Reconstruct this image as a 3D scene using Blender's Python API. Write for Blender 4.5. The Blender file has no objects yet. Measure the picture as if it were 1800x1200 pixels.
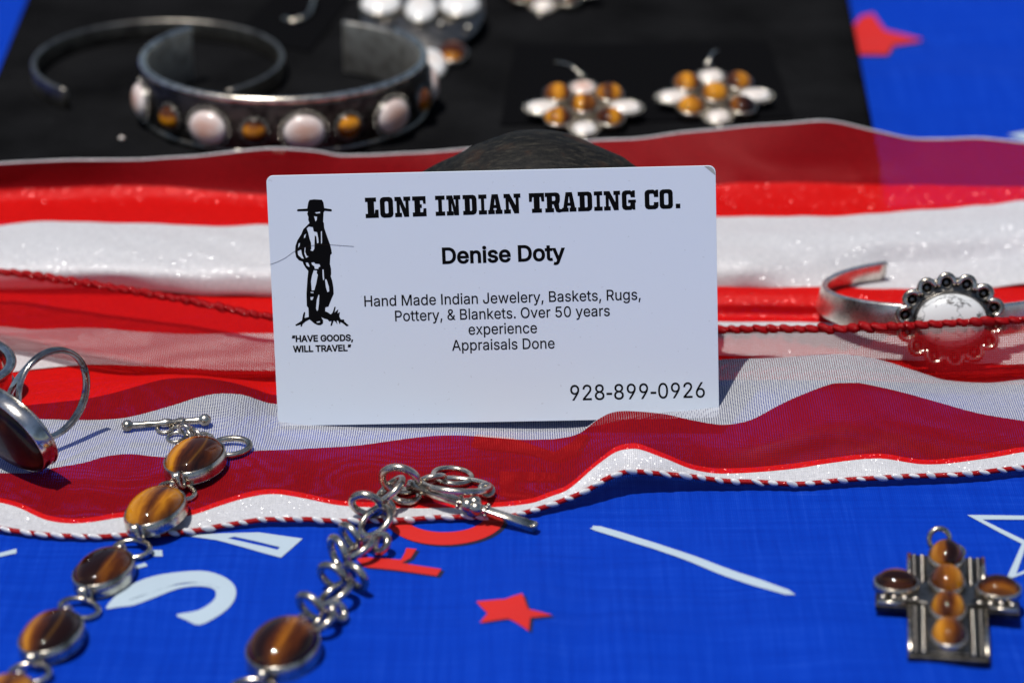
import bpy, bmesh, math, random
from mathutils import Vector, Matrix, noise
from mathutils.bvhtree import BVHTree
random.seed(7)
S = 0.001                                   # all modelling below is in millimetres
scene = bpy.context.scene
COL = scene.collection
R = math.radians

# ------------------------------------------------------------------ camera
PITCH, FPX = R(25), 5250.0                  # 105 mm lens on a 36 mm wide sensor, picture measured at 1800 x 1200
FWD = Vector((0, math.cos(PITCH), -math.sin(PITCH)))
UPV = Vector((0, math.sin(PITCH), math.cos(PITCH)))
RGT = Vector((1, 0, 0))
def raydir(px, py):
    return (FWD + RGT*((px-900)/FPX) + UPV*((600-py)/FPX)).normalized()
LEAN = R(12)
CARD_B = Vector((0, 2.5, 2.3))
CARD_C = CARD_B + Vector((0, math.sin(LEAN), math.cos(LEAN)))*25.4
CAMP = CARD_C - raydir(872, 522)*589
cd = bpy.data.cameras.new('camera'); cam = bpy.data.objects.new('camera', cd); COL.objects.link(cam)
cam.location = CAMP*S; cam.rotation_euler = (R(90)-PITCH, 0, 0)
cd.lens = 105; cd.sensor_width = 36; cd.clip_start = 0.01; cd.clip_end = 50
cd.dof.use_dof = True; cd.dof.focus_distance = 0.586; cd.dof.aperture_fstop = 12.5
scene.camera = cam

# ------------------------------------------------------------------ daylight
SUN = Vector((-0.21, -0.21, 0.95)).normalized()
w = bpy.data.worlds.new('World'); scene.world = w; w.use_nodes = True
nt = w.node_tree; bg = nt.nodes['Background']
sky = nt.nodes.new('ShaderNodeTexSky'); sky.sky_type = 'NISHITA'; sky.sun_disc = False
sky.sun_elevation = math.asin(SUN.z); sky.sun_rotation = math.atan2(SUN.x, SUN.y)
nt.links.new(sky.outputs[0], bg.inputs[0]); bg.inputs[1].default_value = 0.075
sl = bpy.data.lights.new('sun', 'SUN'); sl.energy = 4.0; sl.angle = R(0.53); sl.color = (1.0, 0.975, 0.94)
so = bpy.data.objects.new('sun', sl); COL.objects.link(so)
so.rotation_euler = SUN.to_track_quat('Z', 'Y').to_euler(); so.location = (0, 0, 1)
scene.view_settings.view_transform = 'Standard'; scene.view_settings.look = 'None'
scene.view_settings.exposure = 0.16; scene.view_settings.gamma = 1.0
scene.view_settings.use_curve_mapping = False
scene.render.engine = 'CYCLES'
scene.cycles.use_denoising = True
scene.cycles.transparent_max_bounces = 24
scene.cycles.max_bounces = 10
scene.cycles.sample_clamp_indirect = 6.0

# ------------------------------------------------------------------ helpers
def P(px, py, z):
    d = raydir(px, py); return CAMP + d*((z-CAMP.z)/d.z)
def Pd(px, py, depth):                       # point at a depth along the view axis
    d = raydir(px, py); return CAMP + d*(depth/d.dot(FWD))
def link(name, data, parent=None, M=None):
    o = bpy.data.objects.new(name, data); COL.objects.link(o)
    if parent is not None: o.parent = parent
    if M is not None:
        M = M.copy(); M.translation = M.translation*S; o.matrix_local = M
    return o
def mesh(name, V, F, mat, smooth=True, uv=None, normals=None):
    me = bpy.data.meshes.new(name)
    me.from_pydata([(v[0]*S, v[1]*S, v[2]*S) for v in V], [], F)
    if uv:
        l = me.uv_layers.new(name='UVMap')
        for lp in me.loops: l.data[lp.index].uv = uv[lp.vertex_index]
    if smooth: me.polygons.foreach_set('use_smooth', [True]*len(me.polygons))
    if mat is not None: me.materials.append(mat)
    me.update()
    if normals: me.normals_split_custom_set_from_vertices(normals)
    return me
def mk(name, VF, mat, parent=None, M=None, smooth=True, **k):
    return link(name, mesh(name, VF[0], VF[1], mat, smooth, **k), parent, M)
def thing(name, label, cat, loc=(0,0,0), M=None, group=None):
    o = link(name, None, None, M if M is not None else Matrix.Translation(Vector(loc)))
    o.empty_display_size = 0.01
    return tag(o, label, cat, group)
def tag(o, label=None, cat=None, group=None, kind=None):
    if label: o['label'] = label
    if cat: o['category'] = cat
    if group: o['group'] = group
    if kind: o['kind'] = kind
    return o
def frame(o, x, z=(0,0,1)):
    """matrix with origin o, local z near z, local x along x"""
    z = Vector(z).normalized(); x = Vector(x); x = (x - z*x.dot(z)).normalized(); y = z.cross(x)
    M = Matrix((x, y, z)).transposed().to_4x4(); M.translation = Vector(o); return M
def framex(o, x, z=(0,0,1)):
    x = Vector(x).normalized(); z = Vector(z); z = (z - x*z.dot(x)).normalized(); y = z.cross(x)
    M = Matrix((x, y, z)).transposed().to_4x4(); M.translation = Vector(o); return M
def xf(VF, M): return [M @ Vector(v) for v in VF[0]], VF[1]
def join(*parts):
    V, F = [], []
    for v, f in parts:
        n = len(V); V += list(v); F += [tuple(i+n for i in q) for q in f]
    return V, F
def sweep(pts, prof, closed=False, up=None, scale=None, caps=True):
    """sweep a closed 2D profile along pts; up fixes the profile's second axis, else parallel transport"""
    pts = [Vector(p) for p in pts]; n = len(pts); m = len(prof); V = []; F = []
    T = []
    for i in range(n):
        a = pts[(i-1) % n] if (closed or i) else pts[0]; b = pts[(i+1) % n] if (closed or i < n-1) else pts[-1]
        T.append((b-a).normalized())
    if up is None:
        u = T[0].orthogonal().normalized()
        fr = []
        for t in T:
            u = (u - t*u.dot(t)).normalized(); fr.append(u)
        if closed:                                   # undo the twist left over after one turn
            u = fr[-1]; u2 = (u - T[0]*u.dot(T[0])).normalized()
            ang = math.atan2(u2.cross(fr[0]).dot(T[0]), u2.dot(fr[0]))
            fr = [Matrix.Rotation(ang*i/n, 3, T[i]) @ fr[i] for i in range(n)]
    else:
        fr = []
        for i, t in enumerate(T):
            u = Vector(up[i] if isinstance(up, list) else up); fr.append((u - t*u.dot(t)).normalized())
    for i in range(n):
        b = fr[i]; a = b.cross(T[i]); s = scale[i] if scale else 1.0
        for (x, y) in prof: V.append(pts[i] + a*(x*s) + b*(y*s))
    for i in range(n if closed else n-1):
        for j in range(m):
            F.append((i*m+j, i*m+(j+1) % m, ((i+1) % n)*m+(j+1) % m, ((i+1) % n)*m+j))
    if not closed and caps:
        F.append(tuple(range(m))[::-1]); F.append(tuple((n-1)*m+j for j in range(m)))
    return V, F
def circ(r, n=10, ry=None): return [(r*math.cos(2*math.pi*j/n), (ry or r)*math.sin(2*math.pi*j/n)) for j in range(n)]
def rrect(w, h, r, n=3):
    out = []
    for cx, cy, a0 in ((w/2-r, h/2-r, 0), (-w/2+r, h/2-r, 90), (-w/2+r, -h/2+r, 180), (w/2-r, -h/2+r, 270)):
        for k in range(n+1):
            a = R(a0 + 90*k/n); out.append((cx+r*math.cos(a), cy+r*math.sin(a)))
    return out
def tube(pts, r, closed=False, n=10, scale=None): return sweep(pts, circ(r, n), closed, None, scale)
def ellipse(rx, ry, n=40, z=0, a0=0, a1=360):
    full = abs(a1-a0-360) < 1e-6
    return [Vector((rx*math.cos(R(a0+(a1-a0)*i/(n if full else n-1))), ry*math.sin(R(a0+(a1-a0)*i/(n if full else n-1))), z)) for i in range(n)]
def ring(rx, ry, r, n=36): return tube(ellipse(rx, ry, n), r, True, 10)
def lathe(prof, a=0.0, b=0.0, n=40):
    """elliptic lathe: profile of (offset from the ellipse a x b, z); closed at an offset of None"""
    V, F, rows = [], [], []
    for off, z in prof:
        if off is None: rows.append([len(V)]); V.append(Vector((0, 0, z)))
        else:
            rows.append(list(range(len(V), len(V)+n)))
            for j in range(n):
                t = 2*math.pi*j/n; V.append(Vector(((a+off)*math.cos(t), (b+off)*math.sin(t), z)))
    for r0, r1 in zip(rows, rows[1:]):
        for j in range(n):
            k = (j+1) % n
            if len(r0) == 1: F.append((r0[0], r1[j], r1[k])) 
            elif len(r1) == 1: F.append((r0[j], r0[k], r1[0]))
            else: F.append((r0[j], r0[k], r1[k], r1[j]))
    return V, F
def dome(a, b, h, z0=0, n=36, m=9, p=2.2):
    V, F = [], []
    for i in range(m):
        t = i/m; rr = (1-t**p)**(1/p) if t else 1.0
        rr = math.cos(t*math.pi/2)**(2/p*1.0); zz = math.sin(t*math.pi/2)**(2/p*1.0)
        for j in range(n):
            u = 2*math.pi*j/n; V.append(Vector((a*rr*math.cos(u), b*rr*math.sin(u), z0+h*zz)))
    V.append(Vector((0, 0, z0+h)))
    for i in range(m-1):
        for j in range(n): F.append((i*n+j, i*n+(j+1) % n, (i+1)*n+(j+1) % n, (i+1)*n+j))
    for j in range(n): F.append(((m-1)*n+j, (m-1)*n+(j+1) % n, m*n))
    return V, F
def cup(a, b, h, t=0.45, n=40):
    return lathe([(None, 0), (t*0.7, 0), (t, 0.25), (t*1.05, h*0.5), (t*0.8, h-0.12), (t*0.45, h), (0.02, h-0.06), (-0.12, h-0.5), (-0.2, h-1.0)], a, b, n)
def sphere(r, n=16, m=10, c=(0,0,0), sx=1, sy=1, sz=1):
    prof = [(None, -r)] + [(r*math.sin(math.pi*i/m), -r*math.cos(math.pi*i/m)) for i in range(1, m)] + [(None, r)]
    V, F = lathe(prof, 0, 0, n)
    return [Vector((v.x*sx, v.y*sy, v.z*sz))+Vector(c) for v in V], F
def prism(poly, z0, z1, bev=0.3, bot=True):
    n = len(poly); ctr = Vector((sum(p[0] for p in poly)/n, sum(p[1] for p in poly)/n))
    P2 = [Vector(p) for p in poly]; area = sum(P2[i].x*P2[(i+1) % n].y - P2[(i+1) % n].x*P2[i].y for i in range(n))
    if area < 0: P2.reverse()
    ins = []
    for i in range(n):
        a = (P2[i]-P2[i-1]).normalized(); b = (P2[(i+1) % n]-P2[i]).normalized()
        na = Vector((-a.y, a.x)); nb = Vector((-b.y, b.x)); m = na+nb
        ins.append(P2[i] + m*(bev/max(0.3, 1+na.dot(nb))))
    V = [Vector((p.x, p.y, z0)) for p in P2] + [Vector((p.x, p.y, z1-bev)) for p in P2] + [Vector((p.x, p.y, z1)) for p in ins]
    F = [tuple(range(n))[::-1], tuple(range(2*n, 3*n))]
    for k in (0, 1):
        for i in range(n): F.append((k*n+i, k*n+(i+1) % n, (k+1)*n+(i+1) % n, (k+1)*n+i))
    return V, F
def crom(pts, t):
    """Catmull-Rom through (x, values...) tuples at x = t, sorted by x"""
    n = len(pts)
    if t <= pts[0][0]: return pts[0][1:]
    if t >= pts[-1][0]: return pts[-1][1:]
    i = max(k for k in range(n-1) if pts[k][0] <= t)
    p1, p2 = pts[i], pts[i+1]; p0 = pts[i-1] if i else p1; p3 = pts[i+2] if i+2 < n else p2
    h = p2[0]-p1[0]; u = (t-p1[0])/h; out = []
    for k in range(1, len(p1)):
        m1 = (p2[k]-p0[k])/max(p2[0]-p0[0], 1e-6)*h; m2 = (p3[k]-p1[k])/max(p3[0]-p1[0], 1e-6)*h
        # keep it monotone so lines do not overshoot
        d = p2[k]-p1[k]
        if d == 0: m1 = m2 = 0
        else:
            if m1/d < 0: m1 = 0
            if m2/d < 0: m2 = 0
            m1 = max(min(m1, 3*abs(d)), -3*abs(d)); m2 = max(min(m2, 3*abs(d)), -3*abs(d))
        out.append((2*u**3-3*u**2+1)*p1[k]+(u**3-2*u**2+u)*m1+(-2*u**3+3*u**2)*p2[k]+(u**3-u**2)*m2)
    return tuple(out)

# ------------------------------------------------------------------ materials
class MT:
    def __init__(s, name):
        s.m = bpy.data.materials.new(name); s.m.use_nodes = True; s.t = s.m.node_tree
        s.b = s.t.nodes['Principled BSDF']; s.out = s.t.nodes['Material Output']
    def n(s, kind, **kw):
        x = s.t.nodes.new('ShaderNode'+kind)
        for k, v in kw.items():
            if k.startswith('i_'): x.inputs[k[2:].replace('_', ' ')].default_value = v
            else: setattr(x, k, v)
        return x
    def l(s, a, b): s.t.links.new(a, b)
    def math(s, op, a, b=None, c=None):
        x = s.n('Math', operation=op)
        for i, v in enumerate((a, b, c)):
            if v is None: continue
            if isinstance(v, (int, float)): x.inputs[i].default_value = v
            else: s.l(v, x.inputs[i])
        return x.outputs[0]
    def ramp(s, fac, stops, mode='LINEAR'):
        x = s.n('ValToRGB'); x.color_ramp.interpolation = mode; e = x.color_ramp.elements
        while len(e) < len(stops): e.new(0.5)
        for el, (p, c) in zip(e, stops): el.position = p; el.color = (*c, 1) if len(c) == 3 else c
        s.l(fac, x.inputs[0]); return x.outputs[0]
    def mm(s, obj=True):
        tc = s.n('TexCoord'); v = s.n('VectorMath', operation='SCALE'); v.inputs[3].default_value = 1000
        s.l(tc.outputs['Object'], v.inputs[0]); return v.outputs[0]
    def noise(s, vec, scale, detail=3, rough=0.55, out=0):
        x = s.n('TexNoise'); x.inputs['Scale'].default_value = scale; x.inputs['Detail'].default_value = detail
        x.inputs['Roughness'].default_value = rough
        if vec is not None: s.l(vec, x.inputs['Vector'])
        return x.outputs[out]
    def bump(s, h, strength, dist=0.0001, normal=None):
        x = s.n('Bump'); x.inputs['Strength'].default_value = strength; x.inputs['Distance'].default_value = dist
        s.l(h, x.inputs['Height'])
        if normal is not None: s.l(normal, x.inputs['Normal'])
        return x.outputs[0]
    def set(s, **kw):
        for k, v in kw.items():
            i = s.b.inputs[k.replace('_', ' ')]
            if hasattr(v, 'is_linked'): s.l(v, i)
            else: i.default_value = (*v, 1) if isinstance(v, tuple) and len(v) == 3 and i.type == 'RGBA' else v
        return s
def mixc(s, fac, a, b, blend='MIX'):
    x = s.n('Mix', data_type='RGBA', blend_type=blend)
    for sock, v in ((x.inputs[0], fac), (x.inputs[6], a), (x.inputs[7], b)):
        if hasattr(v, 'is_linked'): s.l(v, sock)
        else: sock.default_value = (*v, 1) if isinstance(v, tuple) and len(v) == 3 else v
    return x.outputs[2]

def silver(name, base, rough, dark, amount):
    m = MT(name); c = m.mm()
    n1 = m.noise(c, 0.35, 4); n2 = m.noise(c, 2.2, 3)
    f = m.math('MULTIPLY', m.ramp(n1, [(0.42, (0,0,0)), (0.68, (1,1,1))]), amount)
    col = mixc(m, f, base, dark)
    rr = m.math('ADD', m.math('MULTIPLY', n2, 0.22), rough-0.08)
    m.set(Base_Color=col, Metallic=1.0, Roughness=rr, Normal=m.bump(n2, 0.12, 0.00012))
    return m.m
SILVER = silver('worn_silver', (0.60, 0.54, 0.45), 0.22, (0.14, 0.12, 0.09), 0.85)
POLISH = silver('polished_silver', (0.66, 0.63, 0.58), 0.13, (0.15, 0.135, 0.11), 0.8)
OXID = silver('oxidised_silver', (0.20, 0.185, 0.165), 0.30, (0.03, 0.027, 0.024), 0.9)
CUFFM = silver('dull_cuff_silver', (0.23, 0.21, 0.18), 0.36, (0.08, 0.07, 0.06), 0.8)
CUFFB = silver('cuff_band_silver', (0.42, 0.395, 0.35), 0.50, (0.20, 0.18, 0.15), 0.7)
TARN = silver('tarnished_plate', (0.085, 0.078, 0.066), 0.42, (0.012, 0.011, 0.010), 0.9)

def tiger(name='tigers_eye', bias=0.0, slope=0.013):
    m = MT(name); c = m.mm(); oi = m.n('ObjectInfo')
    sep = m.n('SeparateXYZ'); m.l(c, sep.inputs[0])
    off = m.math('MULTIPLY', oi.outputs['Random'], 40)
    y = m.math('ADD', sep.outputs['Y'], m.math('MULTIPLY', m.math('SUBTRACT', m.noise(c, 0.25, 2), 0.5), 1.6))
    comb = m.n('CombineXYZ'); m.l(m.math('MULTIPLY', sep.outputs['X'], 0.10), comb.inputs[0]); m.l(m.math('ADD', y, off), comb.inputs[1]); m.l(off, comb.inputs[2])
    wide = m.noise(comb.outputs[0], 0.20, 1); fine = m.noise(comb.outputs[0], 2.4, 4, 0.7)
    f = m.math('ADD', m.math('ADD', wide, m.math('ADD', m.math('MULTIPLY', sep.outputs['Y'], slope), bias)), m.math('MULTIPLY', m.math('SUBTRACT', fine, 0.5), 0.16))  # own noise bands, plus a one-sided slope painting the silky sheen into colour
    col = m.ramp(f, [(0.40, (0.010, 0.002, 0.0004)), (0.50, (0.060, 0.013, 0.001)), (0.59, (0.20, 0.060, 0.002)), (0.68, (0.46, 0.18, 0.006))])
    cg = m.n('CombineXYZ'); m.l(m.math('MULTIPLY', sep.outputs['Y'], 0.12), cg.inputs[0]); m.l(m.math('ADD', sep.outputs['X'], off), cg.inputs[1])
    fib = m.noise(cg.outputs[0], 6.0, 2)
    m.set(Base_Color=col, Roughness=0.5, Specular_IOR_Level=0.0, Coat_Weight=0.7, Coat_Roughness=0.04, Coat_IOR=1.55, Normal=m.bump(fib, 0.25, 0.00015), Subsurface_Weight=0.0)
    # fibres reflect a silky band: an anisotropic lobe under the polish
    gl = m.n('BsdfAnisotropic'); gl.inputs['Roughness'].default_value = 0.42; gl.inputs['Anisotropy'].default_value = 0.8
    m.l(mixc(m, 0.3, col, (0.7, 0.34, 0.04)), gl.inputs['Color'])
    tg = m.n('Tangent', direction_type='RADIAL', axis='X'); m.l(tg.outputs[0], gl.inputs['Tangent'])
    mx = m.n('MixShader'); mx.inputs[0].default_value = 0.03
    m.l(m.b.outputs[0], mx.inputs[1]); m.l(gl.outputs[0], mx.inputs[2]); m.l(mx.outputs[0], m.out.inputs[0])
    return m.m
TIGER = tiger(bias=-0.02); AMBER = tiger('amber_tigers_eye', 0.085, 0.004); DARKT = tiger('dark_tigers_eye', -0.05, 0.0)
def shell(name, edge, mid, scale):
    m = MT(name); c = m.mm(); oi = m.n('ObjectInfo')
    ln = m.n('VectorMath', operation='LENGTH'); m.l(c, ln.inputs[0])
    f = m.math('ADD', m.math('MULTIPLY', ln.outputs['Value'], scale), m.math('MULTIPLY', m.math('SUBTRACT', m.noise(c, 0.5, 3), 0.5), 0.5))
    f = m.math('ADD', f, m.math('MULTIPLY', m.math('SUBTRACT', oi.outputs['Random'], 0.5), 0.5))
    m.set(Base_Color=m.ramp(f, [(0.45, mid), (0.95, edge)]), Roughness=0.3, Coat_Weight=0.8, Coat_Roughness=0.06, Subsurface_Weight=0.15, Subsurface_Radius=(1, 0.6, 0.5), Subsurface_Scale=0.001)
    return m.m
SHELL = shell('pink_shell', (0.62, 0.55, 0.51), (0.52, 0.31, 0.23), 0.22)
SHELLW = shell('white_shell', (0.66, 0.64, 0.61), (0.62, 0.55, 0.49), 0.2)
def buffalo():
    m = MT('veined_white_stone'); c = m.mm()
    d = m.n('VectorMath', operation='ADD'); m.l(c, d.inputs[0])
    nz = m.n('TexNoise'); nz.inputs['Scale'].default_value = 0.5; nz.inputs['Detail'].default_value = 4; m.l(c, nz.inputs['Vector'])
    sc = m.n('VectorMath', operation='SCALE'); sc.inputs[3].default_value = 4.0; m.l(nz.outputs['Color'], sc.inputs[0]); m.l(sc.outputs[0], d.inputs[1])
    v = m.n('TexVoronoi', feature='DISTANCE_TO_EDGE'); v.inputs['Scale'].default_value = 0.28; m.l(d.outputs[0], v.inputs['Vector'])
    patch = m.ramp(m.noise(c, 0.32, 4), [(0.42, (0,0,0)), (0.56, (1,1,1))])
    vein = m.math('MULTIPLY', m.ramp(v.outputs['Distance'], [(0.0, (1,1,1)), (0.05, (0,0,0))]), patch)
    blot = m.ramp(m.noise(c, 0.42, 3), [(0.66, (0,0,0)), (0.68, (1,1,1))])
    col = mixc(m, m.math('MULTIPLY', vein, 0.85), (0.58, 0.575, 0.56), (0.05, 0.045, 0.04))
    col = mixc(m, m.math('MULTIPLY', blot, 0.8), col, (0.07, 0.06, 0.05))
    m.set(Base_Color=col, Roughness=0.25, Coat_Weight=0.9, Coat_Roughness=0.05)
    return m.m
BUFFALO = buffalo(); SATSIL = silver('brushed_silver', (0.76, 0.71, 0.64), 0.26, (0.36, 0.32, 0.27), 0.6)
def darkgem():
    m = MT('dark_brown_gem'); c = m.mm()
    f = m.noise(c, 0.18, 2)
    m.set(Base_Color=m.ramp(f, [(0.42, (0.004, 0.003, 0.003)), (0.62, (0.035, 0.008, 0.003))]), Roughness=0.4, Specular_IOR_Level=0.1, Coat_Weight=0.22, Coat_Roughness=0.04)
    return m.m
GEM = darkgem()

def weave(m, pitch, hole):
    """returns (cover mask, height) of a plain weave in UV millimetres"""
    tc = m.n('TexCoord'); sp = m.n('SeparateXYZ'); m.l(tc.outputs['UV'], sp.inputs[0])
    nz = m.noise(tc.outputs['UV'], 0.35, 2)
    res = []
    for ax in ('X', 'Y'):
        u = m.math('DIVIDE', m.math('ADD', sp.outputs[ax], m.math('MULTIPLY', nz, 0.25)), pitch)
        tri = m.math('PINGPONG', u, 0.5)                       # 0 centre of a thread .. 0.5 centre of a gap
        res.append(tri)
    gap = [m.math('GREATER_THAN', t, 0.5-hole/2) for t in res]
    holes = m.math('MULTIPLY', gap[0], gap[1])
    h = m.math('MULTIPLY', m.math('ADD', res[0], res[1]), -1.0)
    return m.math('SUBTRACT', 1.0, holes), h
def cloth(name, col, pitch=0.30, hole=0.6, trans=0.4, gloss=0.06, grough=0.35, spark=0.0, opaque=False, var=0.25):
    m = MT(name); t = m.t
    cov, h = weave(m, pitch, hole)
    tc = m.n('TexCoord')
    nbig = m.noise(tc.outputs['UV'], 0.12, 3)
    c = mixc(m, m.math('MULTIPLY', nbig, var), (*col,), tuple(min(1, x*0.72) for x in col))
    mp = m.n('Mapping'); mp.inputs['Scale'].default_value = (3.0, 0.5, 1); m.l(tc.outputs['UV'], mp.inputs[0])
    mp2 = m.n('Mapping'); mp2.inputs['Scale'].default_value = (0.5, 3.0, 1); m.l(tc.outputs['UV'], mp2.inputs[0])
    thr = m.math('MULTIPLY', m.math('ADD', m.noise(mp.outputs[0], 1.0, 2), m.noise(mp2.outputs[0], 1.0, 2)), 0.5)
    c = mixc(m, m.ramp(thr, [(0.40, (0,0,0)), (0.60, (1,1,1))]), c, tuple(min(1, x*0.80) for x in col))
    nrm = m.bump(h, 0.5, 0.00010)
    df = m.n('BsdfDiffuse'); m.l(c, df.inputs[0]); m.l(nrm, df.inputs['Normal'])
    tr = m.n('BsdfTranslucent'); m.l(c, tr.inputs[0])
    gl = m.n('BsdfAnisotropic'); gl.inputs['Roughness'].default_value = grough; m.l(nrm, gl.inputs['Normal'])
    m.l(mixc(m, 0.12, c, (1, 1, 1)), gl.inputs['Color'])
    a = m.n('MixShader'); a.inputs[0].default_value = trans; m.l(df.outputs[0], a.inputs[1]); m.l(tr.outputs[0], a.inputs[2])
    b = m.n('MixShader'); b.inputs[0].default_value = gloss; m.l(a.outputs[0], b.inputs[1]); m.l(gl.outputs[0], b.inputs[2])
    if spark:                                   # a few threads glint
        vo = m.n('TexVoronoi'); vo.inputs['Scale'].default_value = 5.0; m.l(tc.outputs['UV'], vo.inputs['Vector'])
        sb = m.n('VectorMath', operation='SUBTRACT'); m.l(vo.outputs['Color'], sb.inputs[0]); sb.inputs[1].default_value = (.5, .5, .5)
        sc = m.n('VectorMath', operation='SCALE'); m.l(sb.outputs[0], sc.inputs[0]); sc.inputs[3].default_value = 0.8
        ge = m.n('NewGeometry'); ad = m.n('VectorMath', operation='ADD'); m.l(ge.outputs['Normal'], ad.inputs[0]); m.l(sc.outputs[0], ad.inputs[1])
        no = m.n('VectorMath', operation='NORMALIZE'); m.l(ad.outputs[0], no.inputs[0])
        g2 = m.n('BsdfAnisotropic'); g2.inputs['Roughness'].default_value = 0.22; m.l(no.outputs[0], g2.inputs['Normal'])
        m.l(mixc(m, 0.25, c, (1, 1, 1)), g2.inputs['Color'])
        dm = m.math('LESS_THAN', vo.outputs['Distance'], 0.36)
        x2 = m.n('MixShader'); m.l(m.math('MULTIPLY', dm, spark), x2.inputs[0]); m.l(b.outputs[0], x2.inputs[1]); m.l(g2.outputs[0], x2.inputs[2]); b = x2
    if opaque: m.l(b.outputs[0], m.out.inputs[0])
    else:
        tp = m.n('BsdfTransparent'); x = m.n('MixShader')
        m.l(cov, x.inputs[0]); m.l(tp.outputs[0], x.inputs[1]); m.l(b.outputs[0], x.inputs[2]); m.l(x.outputs[0], m.out.inputs[0])
    t.nodes.remove(m.b)
    return m.m
RED, WHITE = (0.29, 0.006, 0.009), (0.68, 0.68, 0.69)
RSHEER = cloth('red_sheer', RED, 0.46, 0.37, 0.30, 0.02)
RFLAP = cloth('red_open_sheer', (0.44, 0.006, 0.009), 0.46, 0.68, 0.30, 0.02)
WSHEER = cloth('white_sheer', WHITE, 0.46, 0.64, 0.30, 0.03)
RSATIN = cloth('red_satin', (0.72, 0.008, 0.007), 0.40, 0.26, 0.25, 0.04, 0.40, 0.16)
WSATIN = cloth('white_satin', (0.74, 0.73, 0.73), 0.40, 0.16, 0.3, 0.05, 0.40, 0.15)
ROPER = cloth('red_rope_thread', (0.34, 0.004, 0.006), 0.22, 0.2, 0.1, 0.05, 0.35, 0.15, opaque=True)
ROPEW = cloth('white_rope_thread', (0.74, 0.73, 0.73), 0.22, 0.2, 0.15, 0.06, 0.35, 0.15, opaque=True)

def bluecloth():
    m = MT('blue_printed_cloth'); c = m.mm(); sp = m.n('SeparateXYZ'); m.l(c, sp.inputs[0])
    def slub(ax, sc):
        cb = m.n('CombineXYZ'); m.l(m.math('MULTIPLY', sp.outputs[ax], sc), cb.inputs[0]); m.l(m.math('MULTIPLY', sp.outputs['Y' if ax == 'X' else 'X'], 0.03*sc), cb.inputs[1])
        return m.noise(cb.outputs[0], 1.0, 3, 0.7)
    f = m.math('ADD', m.math('MULTIPLY', m.math('ADD', slub('X', 0.9), slub('Y', 0.9)), 0.27), 0.23)
    tx = m.math('PINGPONG', m.math('DIVIDE', sp.outputs['X'], 0.42), 0.5); ty = m.math('PINGPONG', m.math('DIVIDE', sp.outputs['Y'], 0.42), 0.5)
    th = m.math('ADD', tx, ty)
    f2 = m.math('ADD', f, m.math('MULTIPLY', m.math('SUBTRACT', th, 0.5), 0.16))
    col = m.ramp(f2, [(0.34, (0.0, 0.017, 0.235)), (0.53, (0.0, 0.031, 0.335)), (0.74, (0.018, 0.078, 0.45))])
    nrm = m.bump(m.math('ADD', th, m.math('MULTIPLY', f, 2.0)), 0.35, 0.00012)
    m.set(Base_Color=col, Roughness=0.7, Specular_IOR_Level=0.06, Normal=nrm)
    return m.m
BLUE = bluecloth()
def printed(name, col):
    m = MT(name); c = m.mm()
    f = m.noise(c, 1.8, 4, 0.7)
    m.set(Base_Color=mixc(m, m.math('MULTIPLY', f, 0.35), col, tuple(x*0.7 for x in col)), Roughness=0.65, Specular_IOR_Level=0.2, Normal=m.bump(f, 0.3, 0.00012))
    return m.m
PWHITE = printed('white_print', (0.37, 0.45, 0.51)); PRED = printed('red_print', (0.50, 0.016, 0.012)); PDARK = printed('dark_print', (0.012, 0.012, 0.03))
def velvet():
    m = MT('black_velvet'); c = m.mm()
    f = m.noise(c, 2.6, 3, 0.7); g = m.noise(c, 0.05, 3)
    col = m.ramp(m.math('ADD', m.math('MULTIPLY', f, 0.6), m.math('MULTIPLY', g, 0.4)), [(0.35, (0.0020, 0.0020, 0.0022)), (0.7, (0.013, 0.013, 0.0138))])
    lint = m.ramp(m.noise(c, 0.9, 2, 0.8), [(0.70, (0,0,0)), (0.74, (1,1,1))])
    col = mixc(m, m.math('MULTIPLY', lint, 0.5), col, (0.05, 0.05, 0.052))
    m.set(Base_Color=col, Roughness=1.0, Specular_IOR_Level=0.0, Normal=m.bump(f, 0.6, 0.0004))
    return m.m
VELVET = velvet()
def blackcard():
    m = MT('black_card'); m.set(Base_Color=(0.004, 0.004, 0.0045), Roughness=1.0, Specular_IOR_Level=0.0)
    m.set(Normal=m.bump(m.noise(m.mm(), 3.0, 2), 0.2, 0.0001)); return m.m
BCARD = blackcard()
def paper():
    m = MT('card_stock'); c = m.mm()
    spots = m.ramp(m.noise(c, 1.3, 2, 0.8), [(0.70, (0,0,0)), (0.78, (1,1,1))])
    area = m.ramp(m.noise(c, 0.07, 2), [(0.5, (0,0,0)), (0.7, (1,1,1))])
    col = mixc(m, m.math('MULTIPLY', m.math('MULTIPLY', spots, area), 0.35), (0.59, 0.64, 0.70), (0.30, 0.31, 0.34))
    dirt = m.ramp(m.noise(c, 0.9, 1, 0.9), [(0.735, (0,0,0)), (0.75, (1,1,1))])
    col = mixc(m, m.math('MULTIPLY', dirt, 0.22), col, (0.25, 0.25, 0.26))
    m.set(Base_Color=col, Roughness=0.45, Specular_IOR_Level=0.4, Normal=m.bump(m.noise(c, 4.0, 3), 0.06, 0.0001))
    return m.m
PAPER = paper()
INK = MT('black_ink').set(Base_Color=(0.003, 0.003, 0.0035), Roughness=0.8, Specular_IOR_Level=0.04).m
HAIR = MT('dark_hair').set(Base_Color=(0.03, 0.02, 0.015), Roughness=0.9, Specular_IOR_Level=0.0).m
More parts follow.
